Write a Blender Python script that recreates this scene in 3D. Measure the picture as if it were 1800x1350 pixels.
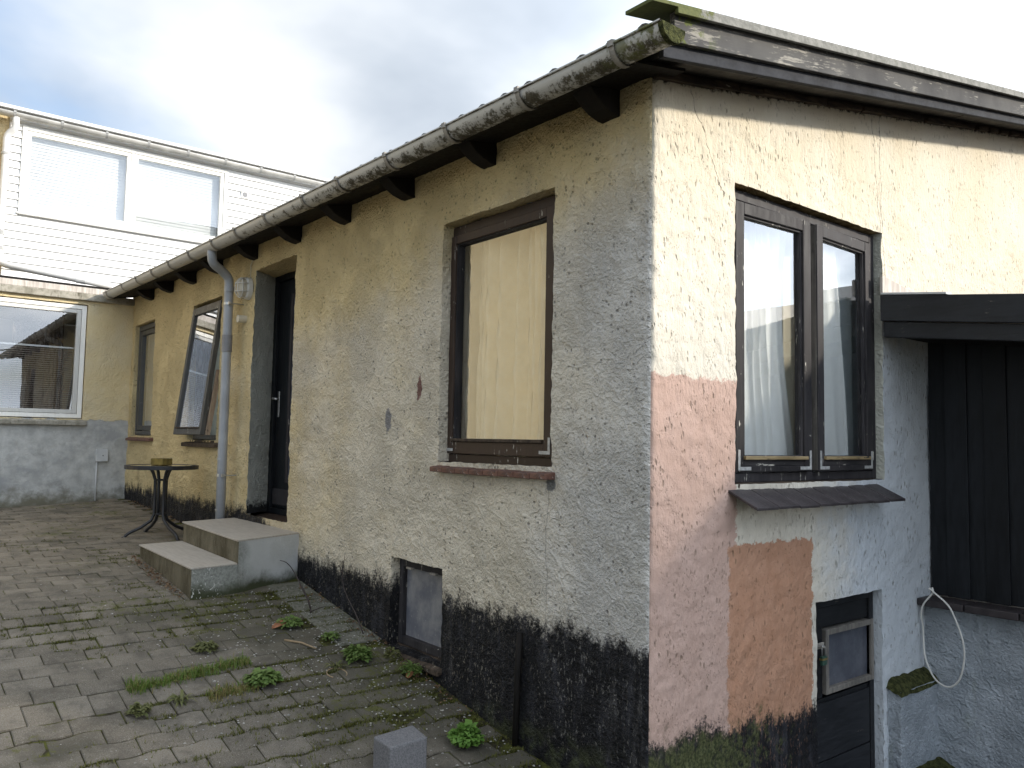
import bpy, bmesh, math, random
import numpy as np
from mathutils import Vector, Matrix
random.seed(7); rng = np.random.default_rng(11)
S = bpy.context.scene
for o in list(bpy.data.objects): bpy.data.objects.remove(o)
COL = S.collection
H = 1.6                      # eye height above the paving at the house corner; everything below is measured from eye level

# ------------------------------------------------------------------ camera
CAM = Vector((2.3445, -2.6578, 0.0))
R_ = Vector((0.62846048, 0.77764362, 0.01754517)); U_ = Vector((0.04272287, -0.05703153, 0.99745785)); F_ = Vector((-0.77666736, 0.62611326, 0.06906523))
cd = bpy.data.cameras.new("camera"); cam = bpy.data.objects.new("camera", cd); COL.objects.link(cam)
cd.sensor_fit = 'HORIZONTAL'; cd.sensor_width = 36; cd.lens = 36 * 1431 / 1800; cd.clip_start = 0.05; cd.clip_end = 600
cam.matrix_world = Matrix(((R_.x, U_.x, -F_.x, CAM.x), (R_.y, U_.y, -F_.y, CAM.y), (R_.z, U_.z, -F_.z, CAM.z + H), (0, 0, 0, 1)))
S.camera = cam

# ------------------------------------------------------------------ sun, sky, exposure
SUN = Vector((1.0, 0.92, 0.56)).normalized()          # towards the sun
SUN_EL = math.asin(SUN.z)
ld = bpy.data.lights.new("sun", 'SUN'); ld.energy = 2.0; ld.angle = math.radians(3.5); ld.color = (1.0, 0.91, 0.78)
sun = bpy.data.objects.new("sun", ld); COL.objects.link(sun)
sun.rotation_euler = SUN.to_track_quat('Z', 'Y').to_euler()
W = bpy.data.worlds.new("World"); S.world = W; W.use_nodes = True
vs = S.view_settings; vs.view_transform = 'Standard'; vs.look = 'None'; vs.exposure = 1.38; vs.gamma = 1; vs.use_curve_mapping = False


class NT:
    """small node-building helper"""
    def __init__(s, tree):
        s.t = tree; tree.nodes.clear()
    def n(s, typ, **kw):
        x = s.t.nodes.new(typ)
        for k, v in kw.items(): setattr(x, k, v)
        return x
    def put(s, sock, v):
        if v is None: return
        if hasattr(v, 'is_output'): s.t.links.new(v, sock)
        else:
            try: sock.default_value = v
            except Exception:
                sock.default_value = tuple(v) + (1.0,) if hasattr(v, '__len__') else (v, v, v)
    def coord(s, name='Object'): return s.n('ShaderNodeTexCoord').outputs[name]
    def pos(s): return s.n('ShaderNodeNewGeometry').outputs['Position']
    def mapping(s, v, sc=(1, 1, 1), loc=(0, 0, 0), rot=(0, 0, 0)):
        m = s.n('ShaderNodeMapping'); s.put(m.inputs[0], v); m.inputs[1].default_value = loc; m.inputs[2].default_value = rot; m.inputs[3].default_value = sc
        return m.outputs[0]
    def noise(s, v, sc=5, det=4, rough=.5, dist=0, out='Fac'):
        m = s.n('ShaderNodeTexNoise'); s.put(m.inputs['Vector'], v); m.inputs['Scale'].default_value = sc; m.inputs['Detail'].default_value = det
        m.inputs['Roughness'].default_value = rough; m.inputs['Distortion'].default_value = dist
        return m.outputs[0 if out == 'Fac' else 1]
    def vor(s, v, sc=5, feat='F1', rand=1, out='Distance'):
        m = s.n('ShaderNodeTexVoronoi', feature=feat); s.put(m.inputs['Vector'], v); m.inputs['Scale'].default_value = sc; m.inputs['Randomness'].default_value = rand
        return m.outputs[out]
    def wave(s, v, sc=5, dist=3, det=3, dsc=1, typ='BANDS', d='X'):
        m = s.n('ShaderNodeTexWave', wave_type=typ); s.put(m.inputs['Vector'], v)
        if typ == 'BANDS': m.bands_direction = d
        else: m.rings_direction = d
        m.inputs['Scale'].default_value = sc; m.inputs['Distortion'].default_value = dist; m.inputs['Detail'].default_value = det; m.inputs['Detail Scale'].default_value = dsc
        return m.outputs['Fac']
    def m(s, op, a, b=None, c=None, clamp=False):
        x = s.n('ShaderNodeMath', operation=op, use_clamp=clamp); s.put(x.inputs[0], a); s.put(x.inputs[1], b); s.put(x.inputs[2], c)
        return x.outputs[0]
    def mr(s, v, a, b, c=0., d=1., smooth=True):
        x = s.n('ShaderNodeMapRange', interpolation_type='SMOOTHSTEP' if smooth else 'LINEAR'); s.put(x.inputs[0], v)
        for i, q in enumerate((a, b, c, d)): s.put(x.inputs[i + 1], q)
        return x.outputs[0]
    def mix(s, f, a, b, typ='MIX'):
        x = s.n('ShaderNodeMix', data_type='RGBA', blend_type=typ); s.put(x.inputs[0], f); s.put(x.inputs[6], a); s.put(x.inputs[7], b)
        return x.outputs[2]
    def sep(s, v):
        x = s.n('ShaderNodeSeparateXYZ'); s.put(x.inputs[0], v); return x.outputs
    def comb(s, a, b, c):
        x = s.n('ShaderNodeCombineXYZ'); s.put(x.inputs[0], a); s.put(x.inputs[1], b); s.put(x.inputs[2], c); return x.outputs[0]
    def vadd(s, a, b, op='ADD'):
        x = s.n('ShaderNodeVectorMath', operation=op); s.put(x.inputs[0], a); s.put(x.inputs[1], b); return x.outputs[0]
    def vscale(s, a, k):
        x = s.n('ShaderNodeVectorMath', operation='SCALE'); s.put(x.inputs[0], a); s.put(x.inputs[3], k); return x.outputs[0]
    def bump(s, h, st=.5, dist=.01, nrm=None):
        x = s.n('ShaderNodeBump'); s.put(x.inputs['Height'], h); s.put(x.inputs['Strength'], st); s.put(x.inputs['Distance'], dist); s.put(x.inputs['Normal'], nrm)
        return x.outputs[0]
    def out(s, base, rough=.6, bump=None, metal=0., spec=.4, **kw):
        p = s.n('ShaderNodeBsdfPrincipled'); s.put(p.inputs['Base Color'], base); s.put(p.inputs['Roughness'], rough); s.put(p.inputs['Metallic'], metal)
        s.put(p.inputs['Specular IOR Level'], spec); s.put(p.inputs['Normal'], bump)
        for k, v in kw.items(): s.put(p.inputs[k], v)
        o = s.n('ShaderNodeOutputMaterial'); s.t.links.new(p.outputs[0], o.inputs[0]); return p


# world: Nishita sky seen through broken cloud
w = NT(W.node_tree)
sky = w.n('ShaderNodeTexSky', sky_type='NISHITA'); sky.sun_disc = False; sky.sun_elevation = SUN_EL
sky.sun_rotation = math.atan2(SUN.x, SUN.y); sky.air_density = 1.0; sky.dust_density = .6; sky.ozone_density = 1.2
d = w.coord('Generated'); dx, dy, dz = w.sep(d)
zz = w.m('ADD', w.m('MAXIMUM', dz, 0.0), .32)
pv = w.comb(w.m('DIVIDE', dx, zz), w.m('DIVIDE', dy, zz), 0.0)
pv = w.vadd(pv, (1.2, 4.4, 0.4))
n1 = w.noise(pv, .95, 6, .48, .25); n2 = w.noise(w.vadd(pv, (7, 3, 1)), 1.6, 5, .46, .2)
cover = w.mr(n1, .37, .57)
dots = w.n('ShaderNodeVectorMath', operation='DOT_PRODUCT'); w.put(dots.inputs[0], d); dots.inputs[1].default_value = SUN
glow = w.m('POWER', w.m('MAXIMUM', w.m('MULTIPLY_ADD', dots.outputs[1], .8, .2), 0.0), 2.2)
bright = w.mr(n2, .31, .70, 2.75, 4.75)
bright = w.m('MULTIPLY', bright, w.m('ADD', 1.0, w.m('MULTIPLY', glow, 4.4)))
ccol = w.mix(w.mr(n2, .38, .68), (.775, .87, 1.0), (.965, .985, 1.0))
ccol = w.vscale(ccol, bright)
skyc = w.mix(.35, w.vscale(sky.outputs[0], .95), (2.3, 3.1, 4.4))
colr = w.mix(cover, skyc, ccol)
bg = w.n('ShaderNodeBackground'); w.put(bg.inputs[0], colr); bg.inputs[1].default_value = 0.095
wo = w.n('ShaderNodeOutputWorld'); w.t.links.new(bg.outputs[0], wo.inputs[0])


# ------------------------------------------------------------------ numpy gradient noise
_perm = np.concatenate([rng.permutation(256)] * 3)
_g = rng.normal(size=(256, 3)); _g /= np.linalg.norm(_g, axis=1)[:, None]
def perlin(p):
    p = np.asarray(p, float); i = np.floor(p).astype(int); f = p - i; u = f * f * f * (f * (f * 6 - 15) + 10); i &= 255
    r = 0
    for a in (0, 1):
        for b in (0, 1):
            for c in (0, 1):
                h = _perm[_perm[_perm[i[..., 0] + a] + i[..., 1] + b] + i[..., 2] + c]
                g = _g[h]; dd = g[..., 0] * (f[..., 0] - a) + g[..., 1] * (f[..., 1] - b) + g[..., 2] * (f[..., 2] - c)
                wgt = (u[..., 0] if a else 1 - u[..., 0]) * (u[..., 1] if b else 1 - u[..., 1]) * (u[..., 2] if c else 1 - u[..., 2])
                r = r + wgt * dd
    return r

# ------------------------------------------------------------------ mesh helpers
FA = lambda u, v, w_: (u, -w_, v)                 # facade: u along x, v up, w outwards
GA = lambda u, v, w_: (w_, u, v)                  # gable: u along y
WG = lambda x0: (lambda u, v, w_: (x0 + w_, u, v))
ID = lambda a, b, c: (a, b, c)
class MB:
    def __init__(s): s.v = []; s.f = []; s.mi = []
    def add(s, vs, fs, mi=0):
        b = len(s.v); s.v += [tuple(map(float, q)) for q in vs]; s.f += [tuple(i + b for i in f) for f in fs]; s.mi += [mi] * len(fs); return s
    def box(s, u0, u1, v0, v1, w0, w1, mp=ID, mi=0):
        u0, u1 = min(u0, u1), max(u0, u1); v0, v1 = min(v0, v1), max(v0, v1); w0, w1 = min(w0, w1), max(w0, w1)
        vs = [mp(a, b, c) for c in (w0, w1) for b in (v0, v1) for a in (u0, u1)]
        return s.add(vs, [(0, 2, 3, 1), (4, 5, 7, 6), (0, 1, 5, 4), (2, 6, 7, 3), (0, 4, 6, 2), (1, 3, 7, 5)], mi)
    def hexa(s, bot, top, mi=0):                   # four bottom and four top corners, counter-clockwise from above
        return s.add(list(bot) + list(top), [(3, 2, 1, 0), (4, 5, 6, 7), (0, 1, 5, 4), (1, 2, 6, 5), (2, 3, 7, 6), (3, 0, 4, 7)], mi)
    def prism(s, poly, a0, a1, mp, mi=0):          # poly of (u, v), extruded along w
        n = len(poly); vs = [mp(u, v, a0) for u, v in poly] + [mp(u, v, a1) for u, v in poly]
        fs = [tuple(range(n))[::-1], tuple(range(n, 2 * n))] + [(i, (i + 1) % n, n + (i + 1) % n, n + i) for i in range(n)]
        return s.add(vs, fs, mi)
    def tube(s, path, r, n=10, cap=True, mi=0):
        P = [Vector(p) for p in path]; rs = r if hasattr(r, '__len__') else [r] * len(P)
        vs = []; ref = None
        for i, p in enumerate(P):
            t = ((P[min(i + 1, len(P) - 1)] - p).normalized() + (p - P[max(i - 1, 0)]).normalized()).normalized()
            if ref is None: ref = t.orthogonal().normalized()
            ref = (ref - t * ref.dot(t)).normalized(); b = t.cross(ref)
            for k in range(n):
                a = 2 * math.pi * k / n; vs.append(p + (ref * math.cos(a) + b * math.sin(a)) * rs[i])
        fs = [(i * n + k, i * n + (k + 1) % n, (i + 1) * n + (k + 1) % n, (i + 1) * n + k) for i in range(len(P) - 1) for k in range(n)]
        if cap: fs += [tuple(range(n))[::-1], tuple(range((len(P) - 1) * n, len(P) * n))]
        return s.add(vs, fs, mi)
    def frame(s, u0, u1, v0, v1, t, w0, w1, mp, tb=None, tt=None, mi=0):   # butt-jointed rectangular frame
        tb = t if tb is None else tb; tt = t if tt is None else tt
        s.box(u0, u0 + t, v0, v1, w0, w1, mp, mi); s.box(u1 - t, u1, v0, v1, w0, w1, mp, mi)
        s.box(u0 + t, u1 - t, v0, v0 + tb, w0, w1 - .001, mp, mi); s.box(u0 + t, u1 - t, v1 - tt, v1, w0, w1 - .001, mp, mi); return s
    def arc_sheet(s, prof, xs, fz, mi=0):          # profile of (y, z) swept along x, z shifted by fz(x)
        n = len(prof); vs = [(x, y, z + fz(x)) for x in xs for (y, z) in prof]
        fs = [(i * n + k, i * n + k + 1, (i + 1) * n + k + 1, (i + 1) * n + k) for i in range(len(xs) - 1) for k in range(n - 1)]
        return s.add(vs, fs, mi)
    def build(s, name, mat, parent=None, smooth=False, bevel=0, org=None, solid=0, seg=2):
        me = bpy.data.meshes.new(name); v = np.array(s.v)
        if org is None: org = np.array([(v[:, 0].min() + v[:, 0].max()) / 2, (v[:, 1].min() + v[:, 1].max()) / 2, v[:, 2].min()])
        org = np.array(org, float)
        me.from_pydata((v - org).tolist(), [], s.f)
        for m_ in (mat if isinstance(mat, (list, tuple)) else [mat]): me.materials.append(m_)
        if max(s.mi): me.polygons.foreach_set('material_index', s.mi)
        if smooth: me.polygons.foreach_set('use_smooth', [True] * len(s.f))
        me.update(); o = bpy.data.objects.new(name, me); link(o, org, parent)
        if bevel:
            b = o.modifiers.new('bevel', 'BEVEL'); b.width = bevel; b.segments = seg; b.limit_method = 'ANGLE'; b.harden_normals = False
        if solid:
            b = o.modifiers.new('solid', 'SOLIDIFY'); b.thickness = solid; b.offset = 0
        if smooth == 'auto':
            pass
        return o
WO = {}
def link(o, org, parent=None):
    COL.objects.link(o); org = np.array(org, float); WO[o.name] = org
    if parent: o.parent = parent; o.location = org - WO[parent.name]
    else: o.location = org
def tag(o, label=None, cat=None, group=None, kind=None):
    for k, v in (('label', label), ('category', cat), ('group', group), ('kind', kind)):
        if v: o[k] = v
    return o
def thing(name, label, cat, loc, group=None):
    o = bpy.data.objects.new(name, None); link(o, loc); o.empty_display_size = .1; return tag(o, label, cat, group)

# ------------------------------------------------------------------ materials
MATS = {}
def mat(name, fn):
    m_ = bpy.data.materials.new(name); m_.use_nodes = True; fn(NT(m_.node_tree)); MATS[name] = m_; return m_
def plain(name, col, rough=.6, var=.15, sc=12, bump=.15, bd=.003, spec=.4, metal=0):
    def f(n):
        c = n.coord(); a = n.noise(c, sc, 5, .6); b = n.noise(c, sc * 9, 3, .6)
        k = n.mr(a, .3, .7, 1 - var, 1 + var)
        n.out(n.vscale(col, k), n.mr(b, .3, .7, rough - .08, rough + .08), n.bump(n.m('ADD', a, n.m('MULTIPLY', b, .5)), bump, bd), metal, spec)
    return mat(name, f)

def plaster_relief(n, c, st=(1, 1, 1), lump=62, pitsc=30, trowel=.5, flat=1., pitk=1.):
    """height of the thrown and trowelled render, and the pits that hold dirt and painted shadow"""
    cs = n.mapping(c, st)
    warp = n.noise(c, 9, 2, .5, 0, 'Color'); cw = n.vadd(cs, n.vscale(n.vadd(warp, (-.5, -.5, -.5)), .022))
    lumps = n.mr(n.noise(cw, lump, 4, .62), .32, .66)
    mid = n.noise(cw, 19, 3, .55)
    fine = n.noise(c, 170, 3, .65)
    area = n.mr(n.noise(c, 2.1, 3, .55), .40, .62)
    tro = n.noise(n.vadd(c, n.vscale(n.vadd(n.noise(c, 3.2, 2, .5, 0, 'Color'), (-.5, -.5, -.5)), .35)), 9, 2, .4)
    ridge = n.m('POWER', n.m('SUBTRACT', 1, n.m('ABSOLUTE', n.m('MULTIPLY', n.m('SUBTRACT', tro, .5), 7)), clamp=True), 3.)
    h = n.m('ADD', n.m('MULTIPLY', lumps, n.mr(area, 0, 1, .45 * flat, .9 * flat)), n.m('ADD', n.m('MULTIPLY', mid, .5 * flat), n.m('ADD', n.m('MULTIPLY', fine, .28), n.m('MULTIPLY', ridge, trowel))))
    pv_ = n.vor(cw, pitsc, 'F1', 1); pm = n.noise(c, 7, 3, .6)
    pit = n.m('MULTIPLY', n.mr(pv_, .30, .12), n.mr(pm, .44, .60))
    pv2 = n.vor(cw, pitsc * 2.3, 'F1', 1)
    pit = n.m('MAXIMUM', pit, n.m('MULTIPLY', n.m('MULTIPLY', n.mr(pv2, .30, .12), n.mr(n.noise(c, 11, 3, .6), .46, .60)), .8))
    h = n.m('SUBTRACT', h, n.m('MULTIPLY', pit, 1.0 * pitk))
    return h, pit
def black_base(n, c, base, zb, spread=.05):
    x, y, z = n.sep(c)
    st = n.noise(n.mapping(c, (15, 15, 8)), 1, 5, .7); big = n.noise(c, 5, 4, .6); gr = n.noise(c, 75, 4, .75)
    zz = n.m('ADD', n.m('SUBTRACT', z, zb), n.m('ADD', n.m('MULTIPLY', n.m('SUBTRACT', st, .5), .26), n.m('ADD', n.m('MULTIPLY', n.m('SUBTRACT', big, .5), .20), n.m('MULTIPLY', n.m('SUBTRACT', gr, .5), .22))))
    f = n.mr(zz, spread, -spread)
    chips = n.m('MULTIPLY', n.mr(n.noise(n.mapping(c, (75, 75, 32)), 1, 4, .75), .57, .63), n.mr(n.noise(c, 3, 4, .65), .36, .62))
    f2 = n.m('MULTIPLY', f, n.m('SUBTRACT', 1, n.m('MULTIPLY', chips, .30)))
    tar = n.mix(n.mr(n.noise(n.mapping(c, (14, 14, 3)), 1, 4, .6), .45, .75), (.008, .008, .010), (.040, .040, .047))
    tar = n.mix(n.mr(n.noise(n.mapping(c, (9, 9, 1.2)), 1, 4, .65), .56, .74, 0, .55), tar, (.13, .125, .125))
    return n.mix(f2, base, tar), f2

def f_facade(n):
    c = n.coord(); x, y, z = n.sep(c); h, pit = plaster_relief(n, c)
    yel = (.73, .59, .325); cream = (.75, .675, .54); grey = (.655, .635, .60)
    a = n.noise(c, 1.3, 4, .6); b = n.noise(c, 5, 4, .65)
    # yellow limewash under the eaves and towards the yard end, cream and grey lower down by the corner
    k = n.m('ADD', n.m('MULTIPLY', x, -.21), n.m('MULTIPLY', n.mr(z, .5, 1.5), .95))
    k = n.m('ADD', n.m('ADD', k, -.42), n.m('ADD', n.m('MULTIPLY', n.m('SUBTRACT', a, .5), 1.1), n.m('MULTIPLY', n.m('SUBTRACT', b, .5), .5)))
    base = n.mix(n.mr(k, .0, .75), cream, yel)
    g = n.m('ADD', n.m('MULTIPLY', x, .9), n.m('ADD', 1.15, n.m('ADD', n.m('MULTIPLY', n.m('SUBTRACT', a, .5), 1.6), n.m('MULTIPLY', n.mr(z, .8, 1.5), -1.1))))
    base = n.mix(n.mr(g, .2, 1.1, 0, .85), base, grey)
    # filler and paint-loss spots
    def spot(px, pz, sx, sz, col, bs):
        dd = n.m('SQRT', n.m('ADD', n.m('POWER', n.m('DIVIDE', n.m('SUBTRACT', x, px), sx), 2.), n.m('POWER', n.m('DIVIDE', n.m('SUBTRACT', z, pz), sz), 2.)))
        dd = n.m('ADD', dd, n.m('MULTIPLY', n.m('SUBTRACT', n.noise(c, 38, 3, .6), .5), 1.3))
        return n.mix(n.mr(dd, 1.15, .85), bs, col)
    base = spot(-2.21, .117, .035, .08, (.30, .29, .285), base)
    base = spot(-1.848, .304, .026, .07, (.27, .15, .125), base)
    base = spot(-.64, -.20, .03, .05, (.22, .22, .21), base)
    # grime
    base = n.mix(n.mr(n.noise(n.mapping(c, (3, 3, .6)), 2.2, 5, .65), .55, .8, 0, .16), base, (.33, .31, .27))
    base = n.mix(n.m('MULTIPLY', pit, .72), base, n.vscale(base, .34))  # pits darkened for their dirt and the relief's shadows, painted together
    crack_x = n.m('ADD', -.66, n.m('ADD', n.m('MULTIPLY', n.m('SUBTRACT', n.noise(c, 4, 4, .6), .5), .10), n.m('MULTIPLY', n.m('SUBTRACT', n.noise(c, 30, 2, .6), .5), .02)))
    cr = n.m('MULTIPLY', n.mr(n.m('ABSOLUTE', n.m('SUBTRACT', x, crack_x)), .0032, .0008), n.mr(z, -.18, -.26))
    base = n.mix(n.m('MULTIPLY', cr, .45), base, (.12, .11, .10))
    zb = n.mr(x, -4.4, -3.6, -.63, -.885)
    col, f = black_base(n, c, base, zb)
    # tar brushed on along the eaves
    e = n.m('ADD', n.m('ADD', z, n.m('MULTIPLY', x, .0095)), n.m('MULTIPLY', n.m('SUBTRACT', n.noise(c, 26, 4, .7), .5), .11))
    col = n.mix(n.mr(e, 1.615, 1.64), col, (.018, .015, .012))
    low = n.m('MULTIPLY', n.mr(z, -1.30, -1.5), n.mr(n.noise(c, 9, 4, .6), .42, .6)); low = n.m('MULTIPLY', low, n.mr(x, -1.6, -.9))
    col = n.mix(low, col, (.055, .062, .028))
    hh = n.m('SUBTRACT', h, n.m('MULTIPLY', cr, .4))
    n.out(col, n.mr(f, 0, 1, .85, .6), n.bump(hh, .85, .021), spec=.25)
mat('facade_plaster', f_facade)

def f_gable(n):
    c = n.coord(); x, y, z = n.sep(c); h, pit = plaster_relief(n, c, (1, 1, .45), 44, 40, .10, .42, 1.2)
    a = n.noise(c, 1.6, 4, .6); b = n.noise(c, 6, 4, .65)
    base = n.mix(n.mr(a, .35, .65), (.62, .55, .42), (.65, .595, .485))
    base = n.mix(n.mr(n.m('ADD', z, n.m('MULTIPLY', n.m('SUBTRACT', a, .5), .8)), 1.45, .5, 0, .6), base, (.63, .595, .525))
    base = n.mix(n.mr(n.noise(n.mapping(c, (3, 3, .7)), 3, 5, .65), .55, .8, 0, .25), base, (.45, .42, .36))
    base = n.mix(n.m('MULTIPLY', n.mr(n.m('ADD', y, n.m('MULTIPLY', n.m('SUBTRACT', b, .5), .9)), 1.15, 1.9), n.mr(n.m('ADD', z, n.m('MULTIPLY', n.m('SUBTRACT', b, .5), .4)), .85, .55)), base, (.56, .595, .63))  # lower right tinted blue, the skylit shade painted into the plaster
    ed = n.m('ADD', n.m('MULTIPLY', n.m('SUBTRACT', n.noise(c, 16, 5, .75), .5), .11), n.m('MULTIPLY', n.m('SUBTRACT', n.noise(c, 90, 2, .6), .5), .03))
    def rect(y0, y1, z0, z1):
        r = n.m('MULTIPLY', n.mr(n.m('ADD', y, ed), y0 - .006, y0 + .006), n.mr(n.m('ADD', y, ed), y1 + .006, y1 - .006))
        return n.m('MULTIPLY', r, n.m('MULTIPLY', n.mr(n.m('ADD', z, ed), z0 - .006, z0 + .006), n.mr(n.m('ADD', z, ed), z1 + .006, z1 - .006)))
    pk = n.mix(n.mr(b, .3, .7), (.47, .325, .265), (.51, .36, .30))
    base = n.mix(rect(-.2, .61, -1.9, .30), base, pk)
    base = n.mix(rect(.545, 1.255, -1.9, -.475), base, n.mix(n.mr(b, .3, .7), (.415, .225, .14), (.46, .265, .175)))
    base = n.mix(n.m('MULTIPLY', pit, .6), base, n.mix(.5, n.vscale(base, .42), (.25, .20, .12)))
    # hairline cracks
    def crack(y0, z0, y1, z1):
        t = n.mr(z, z0, z1, 0, 1, False); yy = n.m('ADD', y0, n.m('MULTIPLY', t, y1 - y0))
        yy = n.m('ADD', yy, n.m('ADD', n.m('MULTIPLY', n.m('SUBTRACT', n.noise(c, 7, 4, .6), .5), .10), n.m('MULTIPLY', n.m('SUBTRACT', n.noise(c, 45, 2, .5), .5), .012)))
        q = n.mr(n.m('ABSOLUTE', n.m('SUBTRACT', y, yy)), .0042, .0008)
        return n.m('MULTIPLY', q, n.m('MULTIPLY', n.mr(z, z1 - .03, z1), n.mr(z, z0 + .03, z0)))
    cr = n.m('MAXIMUM', crack(.257, 1.62, .50, 1.2), n.m('MAXIMUM', crack(1.924, 1.98, 2.03, 1.25), crack(2.03, 1.98, 2.06, .95)))
    base = n.mix(n.m('MULTIPLY', cr, .75), base, (.10, .08, .06))
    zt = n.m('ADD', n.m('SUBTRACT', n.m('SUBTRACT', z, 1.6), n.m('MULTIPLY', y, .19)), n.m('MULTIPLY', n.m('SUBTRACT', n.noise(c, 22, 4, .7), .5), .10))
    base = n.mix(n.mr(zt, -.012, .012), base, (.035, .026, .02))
    zb = n.mr(y, .3, 1.25, -1.27, -1.33)
    col, f = black_base(n, c, base, zb, .035)
    col = n.mix(n.mr(y, 1.31, 1.30), base, col)
    ms = n.m('MULTIPLY', n.mr(n.m('ADD', z, n.m('MULTIPLY', n.m('SUBTRACT', b, .5), .5)), -1.26, -1.36), n.mr(n.m('ADD', n.noise(c, 14, 5, .7), n.mr(y, .1, 1.3, .14, -.16)), .42, .58))
    col = n.mix(ms, col, n.mix(n.mr(n.noise(c, 70, 3, .6), .35, .65), (.030, .038, .014), (.10, .105, .045)))
    n.out(col, n.mr(f, 0, 1, .85, .65), n.bump(n.m('SUBTRACT', h, n.m('MULTIPLY', cr, .6)), .62, .014), spec=.25)
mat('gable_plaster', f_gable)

def f_reveal(n):
    c = n.coord(); h, pit = plaster_relief(n, c); b = n.noise(c, 5, 4, .6); x, y, z = n.sep(c)
    col = n.mix(n.mr(b, .3, .7), (.52, .52, .45), (.60, .60, .53))
    n.out(n.mix(n.mr(n.m('ADD', z, n.m('MULTIPLY', n.m('SUBTRACT', n.noise(c, 40, 4, .7), .5), .2)), -.55, -.62), col, (.03, .03, .03)), .85, n.bump(h, .7, .014), spec=.25)
mat('door_reveal_plaster', f_reveal)
def f_lintel(n):
    c = n.coord(); h, pit = plaster_relief(n, c); n.out(n.mix(n.mr(n.noise(c, 14, 4, .65), .35, .65), (.17, .12, .055), (.40, .30, .16)), .9, n.bump(h, .8, .014), spec=.2)
mat('lintel_plaster', f_lintel)
def f_wing(n):
    c = n.coord(); x, y, z = n.sep(c); h, pit = plaster_relief(n, c); a = n.noise(c, 2, 4, .6); b = n.noise(c, 7, 5, .65)
    col = n.mix(n.mr(a, .35, .65), (.70, .57, .33), (.70, .60, .40))
    zz = n.m('ADD', z, n.m('MULTIPLY', n.m('SUBTRACT', n.noise(c, 5, 5, .65), .5), .16))
    g = n.mr(zz, .165, .145)
    cem = n.mix(n.mr(b, .3, .7), (.36, .36, .345), (.52, .52, .495))
    cem = n.mix(n.mr(n.noise(n.mapping(c, (1, 1, 1.6)), 1.6, 5, .6), .5, .72), cem, (.29, .295, .295))
    cem = n.mix(n.mr(n.m('ADD', z, n.m('MULTIPLY', n.m('SUBTRACT', b, .5), .4)), -.62, -.86), cem, (.16, .15, .11))
    n.out(n.mix(g, col, cem), .85, n.bump(n.m('MULTIPLY', h, n.mr(g, 0, 1, 1, .3)), .6, .012), spec=.25)
mat('wing_plaster', f_wing)
def f_yellow(n):
    c = n.coord(); h, pit = plaster_relief(n, c); n.out(n.mix(n.noise(c, 2, 4), (.62, .48, .26), (.66, .55, .34)), .85, n.bump(h, .6, .012), spec=.25)
mat('yellow_plaster', f_yellow)
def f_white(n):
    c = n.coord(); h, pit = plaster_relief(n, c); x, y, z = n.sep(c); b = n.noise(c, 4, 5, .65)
    col = n.mix(n.mr(b, .35, .7), (.46, .50, .545), (.35, .39, .43))  # white wall darkened and blued, painting in the shade of the well
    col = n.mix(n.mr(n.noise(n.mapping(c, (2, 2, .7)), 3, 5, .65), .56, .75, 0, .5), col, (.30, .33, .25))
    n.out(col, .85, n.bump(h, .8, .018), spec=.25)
mat('shaded_white_plaster', f_white)

def wood(name, c1, c2, chip=(.6, .57, .5), camt=.0, rough=.45, axis='Z', spec=.4, band=34):
    def f(n):
        c = n.coord(); sc = {'X': (.12, 1, 1), 'Y': (1, .12, 1), 'Z': (1, 1, .12)}[axis]
        g = n.noise(n.mapping(c, sc), band, 5, .65, .4); a = n.noise(c, 3, 4, .6)
        col = n.mix(n.mr(n.m('ADD', g, n.m('MULTIPLY', n.m('SUBTRACT', a, .5), .5)), .3, .7), c1, c2)
        col = n.vscale(col, n.mr(n.n('ShaderNodeObjectInfo').outputs['Random'], 0, 1, .72, 1.35, False))
        if camt:
            k = n.m('MULTIPLY', n.mr(n.noise(n.mapping(c, sc), 60, 4, .7), .60, .64), n.mr(n.noise(c, 7, 4, .65), .62 - camt, .70 - camt))
            col = n.mix(k, col, chip)
        n.out(col, n.mr(g, .3, .7, rough - .1, rough + .12), n.bump(g, .35, .003), spec=spec)
    return mat(name, f)
wood('brown_wood', (.030, .020, .015), (.046, .031, .023), camt=.07, rough=.5, spec=.2)
wood('dark_window_wood', (.020, .019, .021), (.045, .041, .042), camt=.07, rough=.6, spec=.15)
wood('dark_window_wood_rail', (.020, .019, .021), (.045, .041, .042), camt=.10, rough=.45, axis='Y')
wood('grey_window_wood', (.055, .055, .052), (.085, .083, .078), camt=.06, rough=.45)
wood('black_wood', (.0055, .0065, .008), (.012, .014, .017), camt=.0, rough=.5, spec=.25)
wood('black_fascia_wood', (.008, .009, .011), (.019, .021, .025), chip=(.10, .09, .08), camt=.05, rough=.5, axis='X', spec=.3)
wood('tarred_wood', (.010, .009, .008), (.020, .017, .015), rough=.7, spec=.15)
wood('raw_wood', (.17, .12, .085), (.30, .235, .17), chip=(.04, .03, .03), camt=.12, rough=.7, spec=.2)
wood('old_rail_wood', (.16, .115, .055), (.30, .225, .12), chip=(.03, .025, .02), camt=.15, rough=.6, axis='Y')
wood('rotten_wood', (.028, .022, .018), (.10, .075, .055), chip=(.30, .27, .22), camt=.06, rough=.8, axis='Y', spec=.15)
wood('cellar_door_wood', (.006, .0065, .008), (.016, .017, .020), chip=(.16, .14, .12), camt=.03, rough=.5, axis='Y', spec=.3)
wood('white_frame_paint', (.72, .71, .67), (.78, .77, .73), rough=.35)
wood('weathered_frame_wood', (.10, .092, .082), (.23, .21, .185), chip=(.06, .055, .05), camt=.12, rough=.7)
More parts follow.
